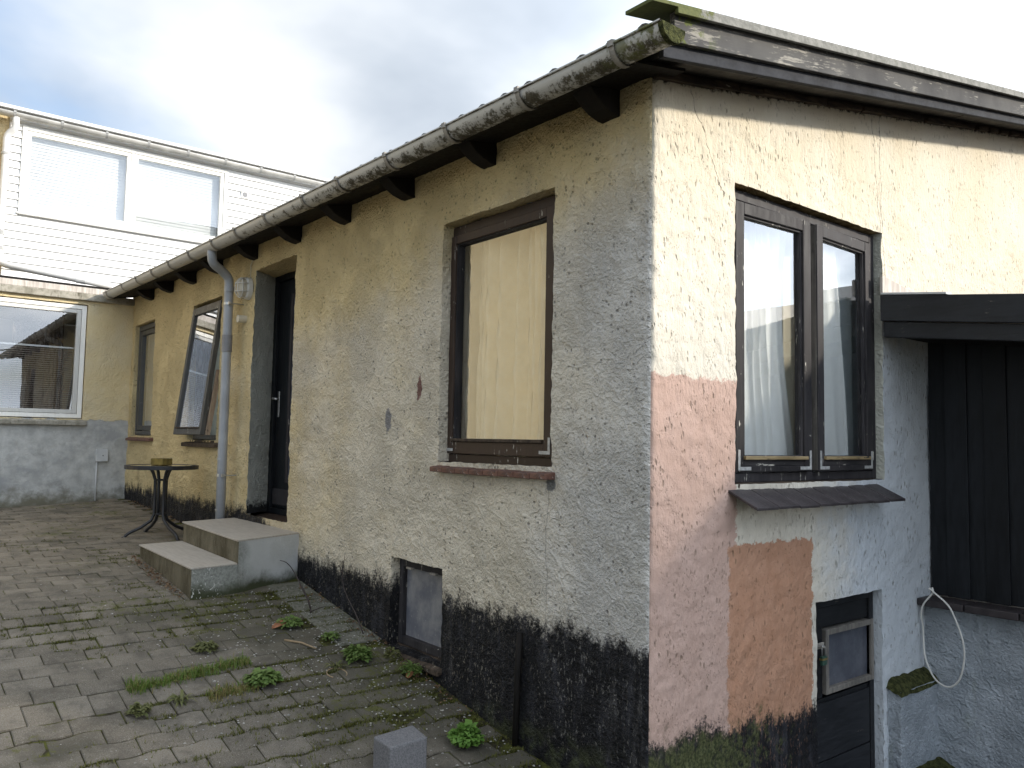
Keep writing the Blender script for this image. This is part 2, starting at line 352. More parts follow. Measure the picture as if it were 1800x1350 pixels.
def f_barge(n):
    c = n.coord(); x, y, z = n.sep(c); a = n.noise(c, 1.9, 4, .6)
    zs = n.m('SUBTRACT', z, n.m('MULTIPLY', y, .1875)); cg = n.comb(x, n.m('MULTIPLY', y, .07), zs)
    g = n.noise(n.vadd(cg, n.vscale(n.noise(c, 3.5, 3, .55, 0, 'Color'), .035)), 95, 4, .6)
    patch = n.noise(n.comb(x, n.m('MULTIPLY', y, .45), zs), 9, 4, .65); near = n.mr(y, -2.4, .4, .10, -.05)
    gr = n.m('MULTIPLY', n.mr(g, .50, .60), n.mr(n.m('ADD', patch, near), .50, .64))
    col = n.mix(n.mr(a, .35, .65), (.055, .054, .055), (.095, .093, .09))
    col = n.mix(n.m('MULTIPLY', gr, .85), col, (.30, .285, .25))
    mo = n.m('MULTIPLY', n.mr(y, -2.15, -2.42), n.mr(n.noise(c, 12, 4, .7), .5, .6))
    col = n.mix(mo, col, (.10, .12, .035))
    n.out(col, .8, n.bump(g, .4, .003), spec=.12)
mat('weathered_board', f_barge)
def f_mt(n):
    P = n.pos(); a = n.noise(P, 40, 5, .7); b_ = n.noise(P, 150, 3, .6)
    n.out(n.mix(n.mr(a, .38, .62), (.030, .034, .014), (.095, .10, .038)), .95, n.bump(n.m('ADD', a, b_), .9, .015), spec=.1)
mat('mossy_top', f_mt)
plain('dark_board', (.030, .032, .038), .8, .3, 8, .2, .003, .12)
def f_cap(n):
    c = n.coord(); a = n.noise(c, 22, 5, .7); x, y, z = n.sep(c); col = n.mix(n.mr(a, .35, .65), (.145, .145, .13), (.24, .235, .215))
    mo = n.mr(n.m('ADD', n.noise(c, 12, 4, .7), n.mr(y, -2.42, -2.05, .30, -.14)), .52, .64)
    n.out(n.mix(mo, col, n.mix(n.noise(c, 60, 3), (.04, .055, .012), (.13, .135, .04))), .85, n.bump(a, .5, .006))
mat('mossy_fibre_cement', f_cap)
plain('soffit_board', (.085, .078, .068), .75, .35, 9, .3)
def f_gutter(n):
    c = n.coord(); g = n.n('ShaderNodeNewGeometry'); nx, ny, nz = n.sep(g.outputs['Normal']); P = g.outputs['Position']; px, py, pz = n.sep(P)
    base = n.mix(n.noise(P, 5, 4), (.44, .43, .405), (.54, .53, .50))
    b = n.noise(n.mapping(P, (1, 1, 1)), 11, 6, .72); f2 = n.noise(P, 70, 4, .7)
    near = n.mr(px, -6.5, -1.2, -.28, -.05)
    under = n.mr(nz, .1, -.75, -.17, .15)
    k = n.m('ADD', n.m('ADD', b, n.m('MULTIPLY', n.m('SUBTRACT', f2, .5), .5)), n.m('ADD', near, under))
    dirt = n.mr(k, .50, .66)
    dc = n.mix(n.mr(f2, .35, .65), (.040, .034, .022), (.11, .096, .066))
    col = n.mix(dirt, base, dc)
    gm = n.m('MULTIPLY', n.mr(px, -.15, .3), n.mr(n.noise(P, 17, 4, .7), .44, .58))
    col = n.mix(gm, col, (.105, .11, .035))
    n.out(col, n.mr(dirt, 0, 1, .38, .8), n.bump(n.m('MULTIPLY', k, dirt), .3, .003))
mat('dirty_gutter', f_gutter)
plain('pale_gutter', (.50, .49, .46), .45, .2, 5, .1)
plain('gutter_bracket', (.27, .25, .22), .6, .3, 15, .2)
plain('wing_bracket', (.36, .36, .35), .5, .2, 15, .2)
plain('grey_pipe', (.335, .35, .37), .38, .12, 4, .05)
plain('pipe_coupling', (.22, .22, .23), .45, .15, 6, .1)
plain('white_pipe', (.66, .66, .65), .4, .08, 4, .05)
plain('steel', (.50, .50, .49), .35, .2, 20, .1, metal=.85)
plain('bracket_steel', (.42, .42, .41), .5, .25, 40, .2, metal=.25)
plain('white_plastic', (.68, .67, .63), .4, .08, 8, .05)
plain('lamp_plastic', (.60, .55, .44), .45, .1, 8, .05)
plain('grey_plastic', (.52, .53, .53), .45, .08, 8, .05)
plain('blue_plastic', (.03, .06, .16), .4, .1, 8, .05)
plain('brass', (.42, .31, .12), .35, .2, 20, .1, metal=.8)
plain('padlock_green', (.03, .07, .05), .4, .2, 20, .1)
plain('table_metal', (.022, .022, .024), .42, .2, 20, .1)
plain('twig_bark', (.050, .038, .034), .8, .3, 30, .4)
plain('straw', (.30, .22, .13), .8, .25, 30, .3)
plain('dry_leaf_brown', (.24, .10, .045), .7, .35, 30, .3)
plain('mossy_box', (.16, .115, .028), .85, .35, 22, .5, .006)
plain('terracotta', (.36, .11, .055), .75, .2, 20, .2)
plain('dark_slate_tile', (.040, .034, .036), .45, .35, 9, .3)
plain('room_paint', (.68, .68, .66), .9, .05, 3, .05)
plain('room_floor', (.16, .12, .08), .6, .2, 6, .1)
plain('neighbour_brick', (.24, .12, .08), .85, .25, 14, .4)
plain('white_board', (.80, .80, .79), .5, .03, 3, .05)
plain('blind_grey', (.26, .215, .18), .6, .05, 5, .02)
plain('blind_white', (.62, .62, .61), .6, .03, 5, .02)
def f_roof(n):
    c = n.coord(); a = n.noise(c, 6, 5, .65); n.out(n.mix(n.mr(a, .35, .65), (.10, .098, .092), (.19, .185, .17)), .85, n.bump(n.noise(c, 60, 4), .3, .004))
mat('fibre_cement_roof', f_roof)
def f_tiles(n):
    c = n.coord(); x, y, z = n.sep(c); r = n.m('FRACT', n.m('MULTIPLY', z, 7.5)); q = n.wave(c, 8, 0, 0, 1, 'BANDS', 'X')
    n.out(n.mix(n.noise(c, 9, 4), (.055, .058, .065), (.095, .10, .11)), .6, n.bump(n.m('ADD', r, n.m('MULTIPLY', q, .5)), .8, .05))
mat('neighbour_roof', f_tiles)
def f_cop(n):
    c = n.coord(); x, y, z = n.sep(c); a = n.noise(c, 9, 5, .7); b = n.noise(n.mapping(c, (1, 1, .3)), 20, 4, .6)
    col = n.mix(n.mr(a, .35, .65), (.20, .185, .145), (.36, .335, .28)); col = n.mix(n.mr(b, .55, .72), col, (.085, .075, .05))
    n.out(col, .85, n.bump(a, .4, .006))
mat('coping_concrete', f_cop)
def f_zinc(n):
    c = n.coord(); b = n.noise(n.mapping(c, (1, 1, .12)), 22, 4, .65)
    n.out(n.mix(n.mr(b, .35, .7), (.56, .51, .46), (.33, .29, .25)), .6, n.bump(b, .2, .003))
mat('coping_flashing', f_zinc)
def f_brick_sill(n):
    c = n.coord(); a = n.noise(n.mapping(c, (1, 2, 1)), 28, 5, .7); oi = n.n('ShaderNodeObjectInfo').outputs['Random']
    col = n.mix(oi, (.115, .052, .036), (.155, .075, .052)); col = n.mix(n.mr(a, .5, .66), col, (.045, .028, .026)); col = n.mix(n.mr(n.noise(c, 40, 4, .7), .60, .68), col, (.34, .27, .24))
    n.out(col, .6, n.bump(a, .5, .005))
mat('brick_sill', f_brick_sill)

def f_pavers(n):
    oi = n.n('ShaderNodeObjectInfo').outputs['Random']; g = n.n('ShaderNodeNewGeometry'); P = g.outputs['Position']; ri = g.outputs['Random Per Island']
    x, y, z = n.sep(P); r = n.m('FRACT', n.m('ADD', oi, ri))
    base = n.mix(r, (.126, .108, .083), (.188, .163, .128))
    warm = n.mr(n.m('ADD', x, n.m('MULTIPLY', n.noise(P, 1.2, 3), 1.5)), -1.2, -4.2)
    base = n.mix(n.m('MULTIPLY', warm, .8), base, n.mix(r, (.165, .135, .096), (.235, .195, .142)))
    sp = n.noise(P, 210, 3, .7); sp2 = n.vor(P, 130, 'F1')
    base = n.mix(n.mr(sp, .52, .70, 0, .85), base, (.27, .265, .245)); base = n.mix(n.mr(sp, .46, .30, 0, .75), base, (.035, .033, .03))
    base = n.mix(n.mr(n.noise(P, 5, 5, .7), .42, .66, 0, .6), base, (.062, .055, .044))
    lich = n.m('MULTIPLY', n.mr(n.noise(P, 46, 4, .7), .62, .68), n.mr(n.noise(P, 2.6, 3, .6), .44, .58))
    base = n.mix(n.m('MULTIPLY', lich, .6), base, (.30, .295, .26))
    damp = n.mr(n.m('ADD', n.noise(P, 1.5, 4, .65), n.m('MULTIPLY', n.mr(y, -1.7, -.15), n.mr(x, -3.9, -3.0, .02, .24))), .52, .74)
    base = n.mix(n.m('MULTIPLY', damp, .55), base, n.mix(n.noise(P, 40, 4), (.024, .024, .018), (.070, .066, .040)))
    mo = n.mr(n.m('ADD', n.m('ADD', n.noise(P, 15, 5, .72), n.mr(y, -2.2, -.3, -.03, .06)), n.m('MULTIPLY', n.m('SUBTRACT', n.noise(P, 1.4, 3), .5), .8)), .63, .76)
    base = n.mix(n.m('MULTIPLY', mo, .8), base, n.mix(n.noise(P, 80, 3), (.045, .050, .010), (.125, .125, .030)))
    hh = n.m('ADD', n.noise(P, 18, 3, .5), n.m('MULTIPLY', sp, .6))
    n.out(base, .88, n.bump(hh, .5, .006), spec=.25)
mat('paver_concrete', f_pavers)
def f_slab(n):
    P = n.pos(); a = n.noise(P, 30, 5, .7); oi = n.n('ShaderNodeObjectInfo').outputs['Random']
    c = n.mix(oi, (.14, .135, .105), (.21, .205, .175)); c = n.mix(n.mr(a, .45, .65), c, (.09, .088, .06)); c = n.mix(n.mr(n.noise(P, 4, 4, .6), .5, .7, 0, .7), c, (.075, .078, .035))
    n.out(c, .88, n.bump(a, .4, .005), spec=.25)
mat('wall_slab_concrete', f_slab)
def f_bed(n):
    P = n.pos(); a = n.noise(P, 12, 5, .7)
    n.out(n.mix(n.mr(a, .4, .62), n.mix(n.noise(P, 90, 3), (.020, .017, .012), (.052, .044, .030)), n.mix(n.noise(P, 70, 3), (.035, .045, .010), (.12, .12, .03))), .95, n.bump(n.noise(P, 90, 4), .8, .01), spec=.1)
mat('joint_soil', f_bed)
plain('earth', (.085, .072, .05), .95, .3, 3, .5, .02)
def f_step_side(n):
    P = n.pos(); x, y, z = n.sep(P); a = n.noise(P, 4, 5, .65); b = n.noise(P, 60, 4, .7)
    c = n.mix(n.mr(a, .35, .65), (.47, .475, .46), (.56, .565, .56))
    k = n.mr(n.m('ADD', n.m('MULTIPLY', n.m('SUBTRACT', a, .5), .9), n.m('MULTIPLY', y, -.95)), .22, .62)
    c = n.mix(n.m('MULTIPLY', k, .9), c, n.mix(n.mr(b, .35, .65), (.15, .155, .13), (.27, .275, .24)))
    c = n.mix(n.mr(n.m('ADD', z, n.m('MULTIPLY', n.m('SUBTRACT', a, .5), .25)), H - .955, H - 1.06), c, (.05, .055, .028))
    c = n.mix(n.m('MULTIPLY', n.mr(n.noise(P, 22, 3, .6, 2), .62, .64), n.mr(y, -.6, -.75)), c, (.55, .54, .5))
    n.out(c, .85, n.bump(b, .5, .008), spec=.25)
mat('step_side_paint', f_step_side)
def f_riser(n):
    P = n.pos(); x, y, z = n.sep(P); a = n.noise(n.mapping(P, (1, 1, .35)), 5, 5, .7); b = n.noise(P, 50, 4, .7)
    c = n.mix(n.mr(a, .36, .64), (.058, .049, .028), (.150, .132, .092)); c = n.mix(n.mr(b, .58, .7, 0, .7), c, (.21, .20, .16))
    n.out(c, .85, n.bump(b, .5, .006), spec=.25)
mat('riser_concrete', f_riser)
def f_tread(n):
    P = n.pos(); x, y, z = n.sep(P); a = n.noise(P, 14, 5, .7); st = n.noise(n.mapping(P, (.25, 2.2, 1)), 26, 4, .6)
    c = n.mix(n.mr(st, .3, .7), (.36, .32, .27), (.44, .40, .345)); c = n.mix(n.mr(a, .60, .75, 0, .5), c, (.16, .15, .09))
    n.out(c, .6, n.bump(a, .15, .003))
mat('tread_tile', f_tread)
def f_block(n):
    c = n.coord(); a = n.noise(c, 130, 4, .75); v = n.vor(c, 70); b = n.noise(c, 9, 4)
    col = n.mix(n.mr(a, .35, .65), (.115, .113, .115), (.20, .196, .20)); hole = n.mr(v, .16, .06); hole = n.m('MULTIPLY', hole, n.mr(b, .5, .6))
    n.out(n.mix(hole, col, (.05, .05, .05)), .9, n.bump(n.m('SUBTRACT', a, n.m('MULTIPLY', hole, 1.2)), .6, .006), spec=.25)
mat('block_concrete', f_block)

def glass(name, tint=(.93, .95, .94), k=1.55, base=.035, rough=0.0, wob=.0):
    def f(n):
        c = n.coord(); bm = n.bump(n.noise(c, 2.2, 2, .4), wob, .05) if wob else None
        fr = n.n('ShaderNodeFresnel'); fr.inputs[0].default_value = 1.5; n.put(fr.inputs['Normal'], bm)
        fac = n.m('MULTIPLY', n.m('ADD', n.m('MULTIPLY', fr.outputs[0], k), base, clamp=True), n.m('SUBTRACT', 1, n.n('ShaderNodeNewGeometry').outputs['Backfacing']))
        t = n.n('ShaderNodeBsdfTransparent'); n.put(t.inputs[0], tint); g = n.n('ShaderNodeBsdfGlossy'); g.inputs['Roughness'].default_value = rough; n.put(g.inputs['Normal'], bm)
        g.inputs[0].default_value = (.97, .98, 1, 1)
        mx = n.n('ShaderNodeMixShader'); n.put(mx.inputs[0], fac); n.t.links.new(t.outputs[0], mx.inputs[1]); n.t.links.new(g.outputs[0], mx.inputs[2])
        o = n.n('ShaderNodeOutputMaterial'); n.t.links.new(mx.outputs[0], o.inputs[0])
    return mat(name, f)
glass('clear_glass', wob=.012); glass('double_glass', (.97, .98, .98), k=2.3, base=.07, wob=.012); glass('smoked_glass', (.25, .27, .26), 1.6, .04)
def f_dirty_glass(n):
    c = n.coord(); a = n.noise(c, 5, 5, .65); b = n.noise(c, 60, 4, .7); x, y, z = n.sep(c)
    col = n.mix(n.mr(a, .35, .68), (.12, .125, .15), (.27, .265, .265)); col = n.mix(n.mr(b, .63, .72), col, (.38, .37, .35))
    n.out(col, .28, n.bump(b, .1, .002), spec=.5)
mat('dusty_glass', f_dirty_glass)
def f_cellar_glass(n):
    c = n.coord(); a = n.noise(c, 5, 5, .65); b = n.noise(c, 90, 4, .7)
    col = n.mix(n.mr(a, .35, .68), (.055, .06, .078), (.10, .105, .125)); n.out(n.mix(n.mr(b, .68, .72), col, (.3, .3, .3)), .22, None, spec=.5)
mat('cellar_glass', f_cellar_glass)
def cloth(name, c1, c2, tr=.35):
    def f(n):
        c = n.coord(); a = n.noise(c, 14, 4, .6); fl = n.noise(n.mapping(c, (1, 1, 1)), 22, 3, .5, 1.8); col = n.mix(n.mr(a, .3, .7), c1, c2); col = n.mix(n.mr(fl, .53, .57, 0, .10), col, (.75, .75, .72))
        d_ = n.n('ShaderNodeBsdfDiffuse'); n.put(d_.inputs[0], col); t = n.n('ShaderNodeBsdfTranslucent'); n.put(t.inputs[0], col)
        mx = n.n('ShaderNodeMixShader'); mx.inputs[0].default_value = tr; n.t.links.new(d_.outputs[0], mx.inputs[1]); n.t.links.new(t.outputs[0], mx.inputs[2])
        o = n.n('ShaderNodeOutputMaterial'); n.t.links.new(mx.outputs[0], o.inputs[0])
    return mat(name, f)
cloth('inner_cloth', (.72, .66, .52), (.78, .72, .58), .1); cloth('lit_room_cloth', (.55, .62, .66), (.62, .68, .71), .1); cloth('dark_cloth', (.10, .075, .06), (.15, .115, .09)); cloth('cream_cloth', (.83, .71, .50), (.88, .77, .57), .06); cloth('white_cloth', (.84, .84, .82), (.88, .88, .86), .15); cloth('pale_cloth', (.55, .58, .50), (.62, .64, .56)); cloth('beige_cloth', (.55, .49, .36), (.62, .56, .43))
def leafmat(name, c1, c2):
    def f(n):
        g = n.n('ShaderNodeNewGeometry'); r = g.outputs['Random Per Island']; c = n.coord()
        col = n.mix(n.m('ADD', n.m('MULTIPLY', r, .7), n.m('MULTIPLY', n.noise(c, 30, 3), .3)), c1, c2)
        p = n.out(col, .55, None, spec=.3)
        t = n.n('ShaderNodeBsdfTranslucent'); n.put(t.inputs[0], col); mx = n.n('ShaderNodeMixShader'); mx.inputs[0].default_value = .3
        o = [q for q in n.t.nodes if q.type == 'OUTPUT_MATERIAL'][0]; n.t.links.new(p.outputs[0], mx.inputs[1]); n.t.links.new(t.outputs[0], mx.inputs[2]); n.t.links.new(mx.outputs[0], o.inputs[0])
    return mat(name, f)
leafmat('weed_green', (.09, .155, .035), (.19, .26, .075)); leafmat('fresh_green', (.075, .17, .025), (.17, .30, .06)); leafmat('dull_green', (.08, .095, .03), (.19, .19, .075))
leafmat('grass_green', (.075, .15, .022), (.19, .25, .055)); leafmat('grass_yellow', (.16, .15, .045), (.30, .24, .10)); leafmat('moss_green', (.045, .055, .010), (.16, .155, .035)); leafmat('litter_brown', (.09, .05, .025), (.25, .16, .09))
plain('gravel_grey', (.34, .325, .29), .9, .4, 20, .3)
M = MATS

# ------------------------------------------------------------------ ground levels
XP = [-60, -12, -8.6, -6, -4.6, -3.4, -2.1, -1.5, -.85, 0, 2, 6, 60]; ZP = [-.75, -.75, -.79, -.90, -.98, -1.06, -1.27, -1.38, -1.50, -1.58, -1.68, -1.8, -1.8]
def gz(x, y):
    x = np.asarray(x, float); y = np.asarray(y, float)
    k = np.clip((-5.5 - x) / 3, 0, 1)
    return np.interp(x, XP, ZP) - .055 * np.clip(-y, 0, 2.5) * k + .006 * perlin(np.stack([x * 1.3, y * 1.3, x * 0 + 3.3], -1)) - .004
# outer ground sheet, with the cellar well left open by the gable
m_ = MB(); gx = sorted(set([-80, -40, -20, -14] + [round(-12 + .5 * i, 2) for i in range(24)] + [-.2, 0, .02, 1.7, 2.2, 3, 4, 6, 9, 14, 25, 45, 80])); gy = sorted(set([-80, -40, -20, -12, -8, -6, -4, -3, -2, -1, 0, .75, 2.55, 3, 4, 8, 16, 40, 80]))
idx = {}
for i, x in enumerate(gx):
    for j, y in enumerate(gy):
        idx[i, j] = len(m_.v); m_.v.append((x, y, float(gz(x, y)) - .07))
for i in range(len(gx) - 1):
    for j in range(len(gy) - 1):
        if -.21 <= gx[i] and gx[i + 1] <= 1.7 and gy[j] >= .75 and gy[j + 1] <= 2.55: continue
        m_.f.append((idx[i, j], idx[i + 1, j], idx[i + 1, j + 1], idx[i, j + 1])); m_.mi.append(0)
tag(m_.build('ground', M['earth'], org=(0, 0, 0)), 'bare earth around and under the paved yard', kind='structure')
wl = MB(); wl.box(.02, 1.72, .73, 2.57, -2.75, -2.65); wl.box(.0, 1.72, .67, .75, -2.65, -1.66); wl.box(1.7, 1.78, .75, 2.55, -2.65, -1.70)
for i in range(4): wl.box(1.0 - .22 * i + .02, 1.7, .76, 1.9, -2.65 + .2 * i + .002 * i, -2.65 + .2 * (i + 1)) if i < 3 else None
tag(wl.build('cellar_stairwell', M['riser_concrete'], org=(0, 0, 0)), 'concrete stairwell down to the cellar door', kind='structure')
# far filler so the yard and streets beyond read as ground in reflections
# ------------------------------------------------------------------ paved yard
yb = MB(); xs = np.arange(-8.56, 2.6, .12); ys = np.arange(-4.2, .01, .14); X, Y = np.meshgrid(xs, ys, indexing='ij'); Zg = gz(X, Y) - .0075
yb.v = np.stack([X, Y, Zg], -1).reshape(-1, 3).tolist(); nY = len(ys)
yb.f = [(i * nY + j, (i + 1) * nY + j, (i + 1) * nY + j + 1, i * nY + j + 1) for i in range(len(xs) - 1) for j in range(nY - 1)]; yb.mi = [0] * len(yb.f)
yard = tag(yb.build('paved_yard', M['joint_soil'], org=(0, 0, 0), smooth=True), 'yard of grey concrete paving stones with mossy joints', kind='structure')
def stone_mesh(outline, hgt=.06, ch=.0045):
    n = len(outline); cx = sum(p[0] for p in outline) / n; cy = sum(p[1] for p in outline) / n
    ins = []
    for (x, y) in outline:
        dx, dy = x - cx, y - cy; ins.append((x - math.copysign(min(ch, abs(dx)), dx), y - math.copysign(min(ch, abs(dy)), dy)))
    v = [(x, y, -hgt) for x, y in outline] + [(x, y, -ch * .8) for x, y in outline] + [(x, y, 0) for x, y in ins]
    f = [tuple(range(2 * n, 3 * n))] + [(i, (i + 1) % n, n + (i + 1) % n, n + i) for i in range(n)] + [(n + i, n + (i + 1) % n, 2 * n + (i + 1) % n, 2 * n + i) for i in range(n)]
    return v, f
def rect_o(a, b): return [(-a / 2, -b / 2), (a / 2, -b / 2), (a / 2, b / 2), (-a / 2, b / 2)]
JT = .0045
WL, WW, WA = .225, .136, .011
def wavy_o(ph):
    k = 5; ysl = [-WL / 2 + JT / 2 + (WL - JT) * i / k for i in range(k + 1)]; g = lambda y: WA * math.sin(2 * math.pi * (y + ph) / WL)
    return [(WW / 2 - JT / 2 + g(y), y) for y in ysl] + [(-WW / 2 + JT / 2 + g(y), y) for y in ysl[::-1]]
protos = {'block': stone_mesh(rect_o(.14 - JT, .205 - JT)), 'soldier': stone_mesh(rect_o(.205 - JT, .14 - JT)), 'wavy': stone_mesh(wavy_o(0.)), 'wavy2': stone_mesh(wavy_o(WL / 2)), 'half': stone_mesh(rect_o(.14 - JT, .10 - JT)), 'slab': stone_mesh(rect_o(.20 - JT, .29 - JT))}
stones = []
STEP_POLY = [(-4.86, .05), (-3.40, .05), (-3.16, -.90), (-4.64, -.88)]
def in_steps(x, y): return -4.72 - .0 < x < -3.30 and y > -.80
r = 0; x = -2.105 - .07
while x > -8.5:
    off = (r % 2) * .1025 + random.uniform(-.012, .012); y = -.10 - off - (.29 if -3.45 < x else .0)
    y0 = y
    while y > -4.0:
        if not in_steps(x, y): stones.append(('block', x, y))
        y -= .205
    x -= .14; r += 1
y = -.09
while y > -4.0: stones.append(('soldier', -2.0, y)); y -= .14
r = 0; x = -1.893 + WW / 2
while x < 1.2:
    y = -.02 - (r % 2) * WL / 2 - WL / 2
    while y > -3.4: stones.append(('wavy' , x, y, (r % 2))); y -= WL
    x += WW; r += 1
x = -3.30
while x < -2.15: stones.append(('slab', x, -.15)); x += .20
def project(p):
    q = Vector(p) - CAM; z = q.dot(F_)
    return (900 + 1431 * q.dot(R_) / z, 675 - 1431 * q.dot(U_) / z, z) if z > .05 else (9e9, 9e9, 1)
dat = []
for s_ in stones:
    k, x, y = s_[:3]; z = float(gz(x, y)) + random.gauss(0, .0026); px, py, dep = project((x, y, z))
    vis = -60 < px < 1860 and -60 < py < 1400 and not (px > 935 + (1350 - py) * 0 and False)
    sl = float(gz(x + .1, y) - gz(x - .1, y)) / .2; sly = float(gz(x, y + .1) - gz(x, y - .1)) / .2
    hid = (y > -.02)
    th = (random.gauss(sly, .014), -random.gauss(sl, .018), random.gauss(0, .010))
    dat.append((-(1 / dep ** 3) if vis and not hid else 1.0, k, x, y, z, th, s_[3] if len(s_) > 3 else 0))
dat.sort(key=lambda q: q[0])
pmesh = {}
for k, (v, f) in protos.items():
    me = bpy.data.meshes.new('paving_stone'); me.from_pydata(v, [], f); me.materials.append(M['wall_slab_concrete' if k == 'slab' else 'paver_concrete']); me.update(); pmesh[k] = me
rest = MB()
for i, (sc_, k, x, y, z, th, par) in enumerate(dat):
    if k == 'wavy' and par: k = 'wavy2'
    if i < 296 and sc_ < 0:
        o = bpy.data.objects.new('paving_stone', pmesh[k]); link(o, (x, y, z), yard); o.rotation_euler = th
    else:
        v, f = protos[k]; R = Matrix.Rotation(th[2], 3, 'Z') @ Matrix.Rotation(th[1], 3, 'Y') @ Matrix.Rotation(th[0], 3, 'X')
        rest.add([Vector((x, y, z)) + R @ Vector(q) for q in v], f)
tag(rest.build('paving_stones', M['paver_concrete'], yard, org=(0, 0, 0)), kind='stuff')

# ------------------------------------------------------------------ rendered walls: displaced grids with real openings and reveals
def line_set(a, b, res, must):
    pts = sorted(set([a, b] + [m__ for m__ in must if a <= m__ <= b])); out = [a]
    for p, q in zip(pts[:-1], pts[1:]):
        k = max(1, int(round((q - p) / (res((p + q) / 2) if callable(res) else res)))); out += [p + (q - p) * (i + 1) / k for i in range(k)]
    return out
def wall(name, parent, mats, mp, nrm, us, vs, openings, top=None, corner_u=None, amp=1.0, seed=0.0, org=(0, 0, 0), label=None):
    """mp maps (u, v, w); openings are (u0,u1,v0,v1,depth,{'splay':du,'lmat':i})"""
    us = np.array(us); vs_ = np.array(vs); nu, nv = len(us), len(vs_)
    Ug, Vg = np.meshgrid(us, vs_, indexing='ij')
    if top is not None:
        vmax = vs_[-1]; vk = vs_[-6]; t = np.clip((Vg - vk) / (vmax - vk), 0, 1); Vg = np.where(Vg > vk, vk + t * (top(Ug) - vk), Vg)
    def place(Ua, Va, Wa):
        base = np.stack(mp(Ua, Va, Wa), -1) if not np.isscalar(Wa) else np.stack(mp(Ua, Va, np.full_like(Ua, Wa)), -1)
        q = base + seed
        h = amp * (.010 * perlin(q * 1.7) + .0075 * perlin(q * 6) + .0075 * perlin(q * 15 + 5) + .0045 * perlin(q * 37 + 9))
        a = amp * (.006 * perlin(q * 5 + 31) + .004 * perlin(q * 19 + 17)); b = amp * (.006 * perlin(q * 5 + 71) + .004 * perlin(q * 19 + 57))
        U2, V2, W2 = Ua + a, Va + b, Wa + h
        if corner_u is not None:
            s_ = np.clip(np.abs(Ua - corner_u) / .05, 0, 1); s_ = s_ * s_ * (3 - 2 * s_)
            zc = np.stack([Va * 0 + .3, Va * 0 + .7, Va], -1); c_ = .010 * perlin(zc * 9) + .005 * perlin(zc * 31) - .004
            sg = 1 if corner_u >= us.mean() else -1
            U2 = s_ * U2 + (1 - s_) * (Ua + sg * c_ ); V2 = s_ * V2 + (1 - s_) * Va; W2 = s_ * W2 + (1 - s_) * (Wa + c_)
            # ease the arris over
            rr = np.clip(1 - np.abs(Ua - corner_u) / .022, 0, 1); W2 = W2 - .008 * rr * rr; U2 = U2 - sg * .008 * rr * rr
        return np.stack(mp(U2, V2, W2), -1)
    P = place(Ug, Vg, 0.0)
    uc = (us[:-1] + us[1:]) / 2; vc = (vs_[:-1] + vs_[1:]) / 2; UC, VC = np.meshgrid(uc, vc, indexing='ij'); keep = np.ones_like(UC, bool)
    for o_ in openings: keep &= ~((UC > o_[0]) & (UC < o_[1]) & (VC > o_[2]) & (VC < o_[3]))
    ii, jj = np.nonzero(keep); a = ii * nv + jj; quads = np.stack([a, a + nv, a + nv + 1, a + 1], -1)
    V_ = [P.reshape(-1, 3)]; Q_ = [quads]; MI = [np.zeros(len(quads), int)]; base = nu * nv
    for o_ in openings:
        u0, u1, v0, v1, dep = o_[:5]; ex = o_[5] if len(o_) > 5 else {}
        uu = us[(us >= u0 - 1e-6) & (us <= u1 + 1e-6)]; vv = vs_[(vs_ >= v0 - 1e-6) & (vs_ <= v1 + 1e-6)]
        nd = max(2, int(dep / .018) + 1); ws = np.linspace(0, -dep, nd); t = -ws / dep
        for side in 'lrtb':
            if side in ex.get('skip', ''): continue
            if side in 'lr': A = np.full_like(vv, u0 if side == 'l' else u1); B = vv
            else: A = uu; B = np.full_like(uu, v1 if side == 't' else v0)
            Ag = np.repeat(A[:, None], nd, 1); Bg = np.repeat(B[:, None], nd, 1); Wg = np.repeat(ws[None, :], len(A), 0)
            if ex.get('splay'):
                f_ = (u1 - Ag) / (u1 - u0); Ag = Ag + ex['splay'] * f_ * t[None, :]
            Q = place(Ag, Bg, Wg); n_ = len(A); i_, j_ = np.meshgrid(np.arange(n_ - 1), np.arange(nd - 1), indexing='ij'); a = (base + i_ * nd + j_).ravel()
            q = np.stack([a, a + nd, a + nd + 1, a + 1], -1)
            if side in 'rb': q = q[:, ::-1]
            V_.append(Q.reshape(-1, 3)); Q_.append(q); MI.append(np.full(len(q), ex.get(side + 'mat', 0))); base += n_ * nd
    V_ = np.concatenate(V_); Q_ = np.concatenate(Q_); MI = np.concatenate(MI)
    me = bpy.data.meshes.new(name); me.vertices.add(len(V_)); me.vertices.foreach_set('co', (V_ - np.array(org)).ravel()); me.loops.add(Q_.size); me.loops.foreach_set('vertex_index', Q_.ravel().astype(np.int32))
    me.polygons.add(len(Q_)); me.polygons.foreach_set('loop_start', np.arange(0, Q_.size, 4, dtype=np.int32)); me.polygons.foreach_set('loop_total', np.full(len(Q_), 4, np.int32))
    me.update(calc_edges=True); me.polygons.foreach_set('use_smooth', np.ones(len(Q_), bool))
    for k in mats: me.materials.append(k)
    me.polygons.foreach_set('material_index', MI.astype(np.int32)); me.validate(); me.update()
    o = bpy.data.objects.new(name, me); link(o, org, parent)
    if label: o['label'] = label
    return o

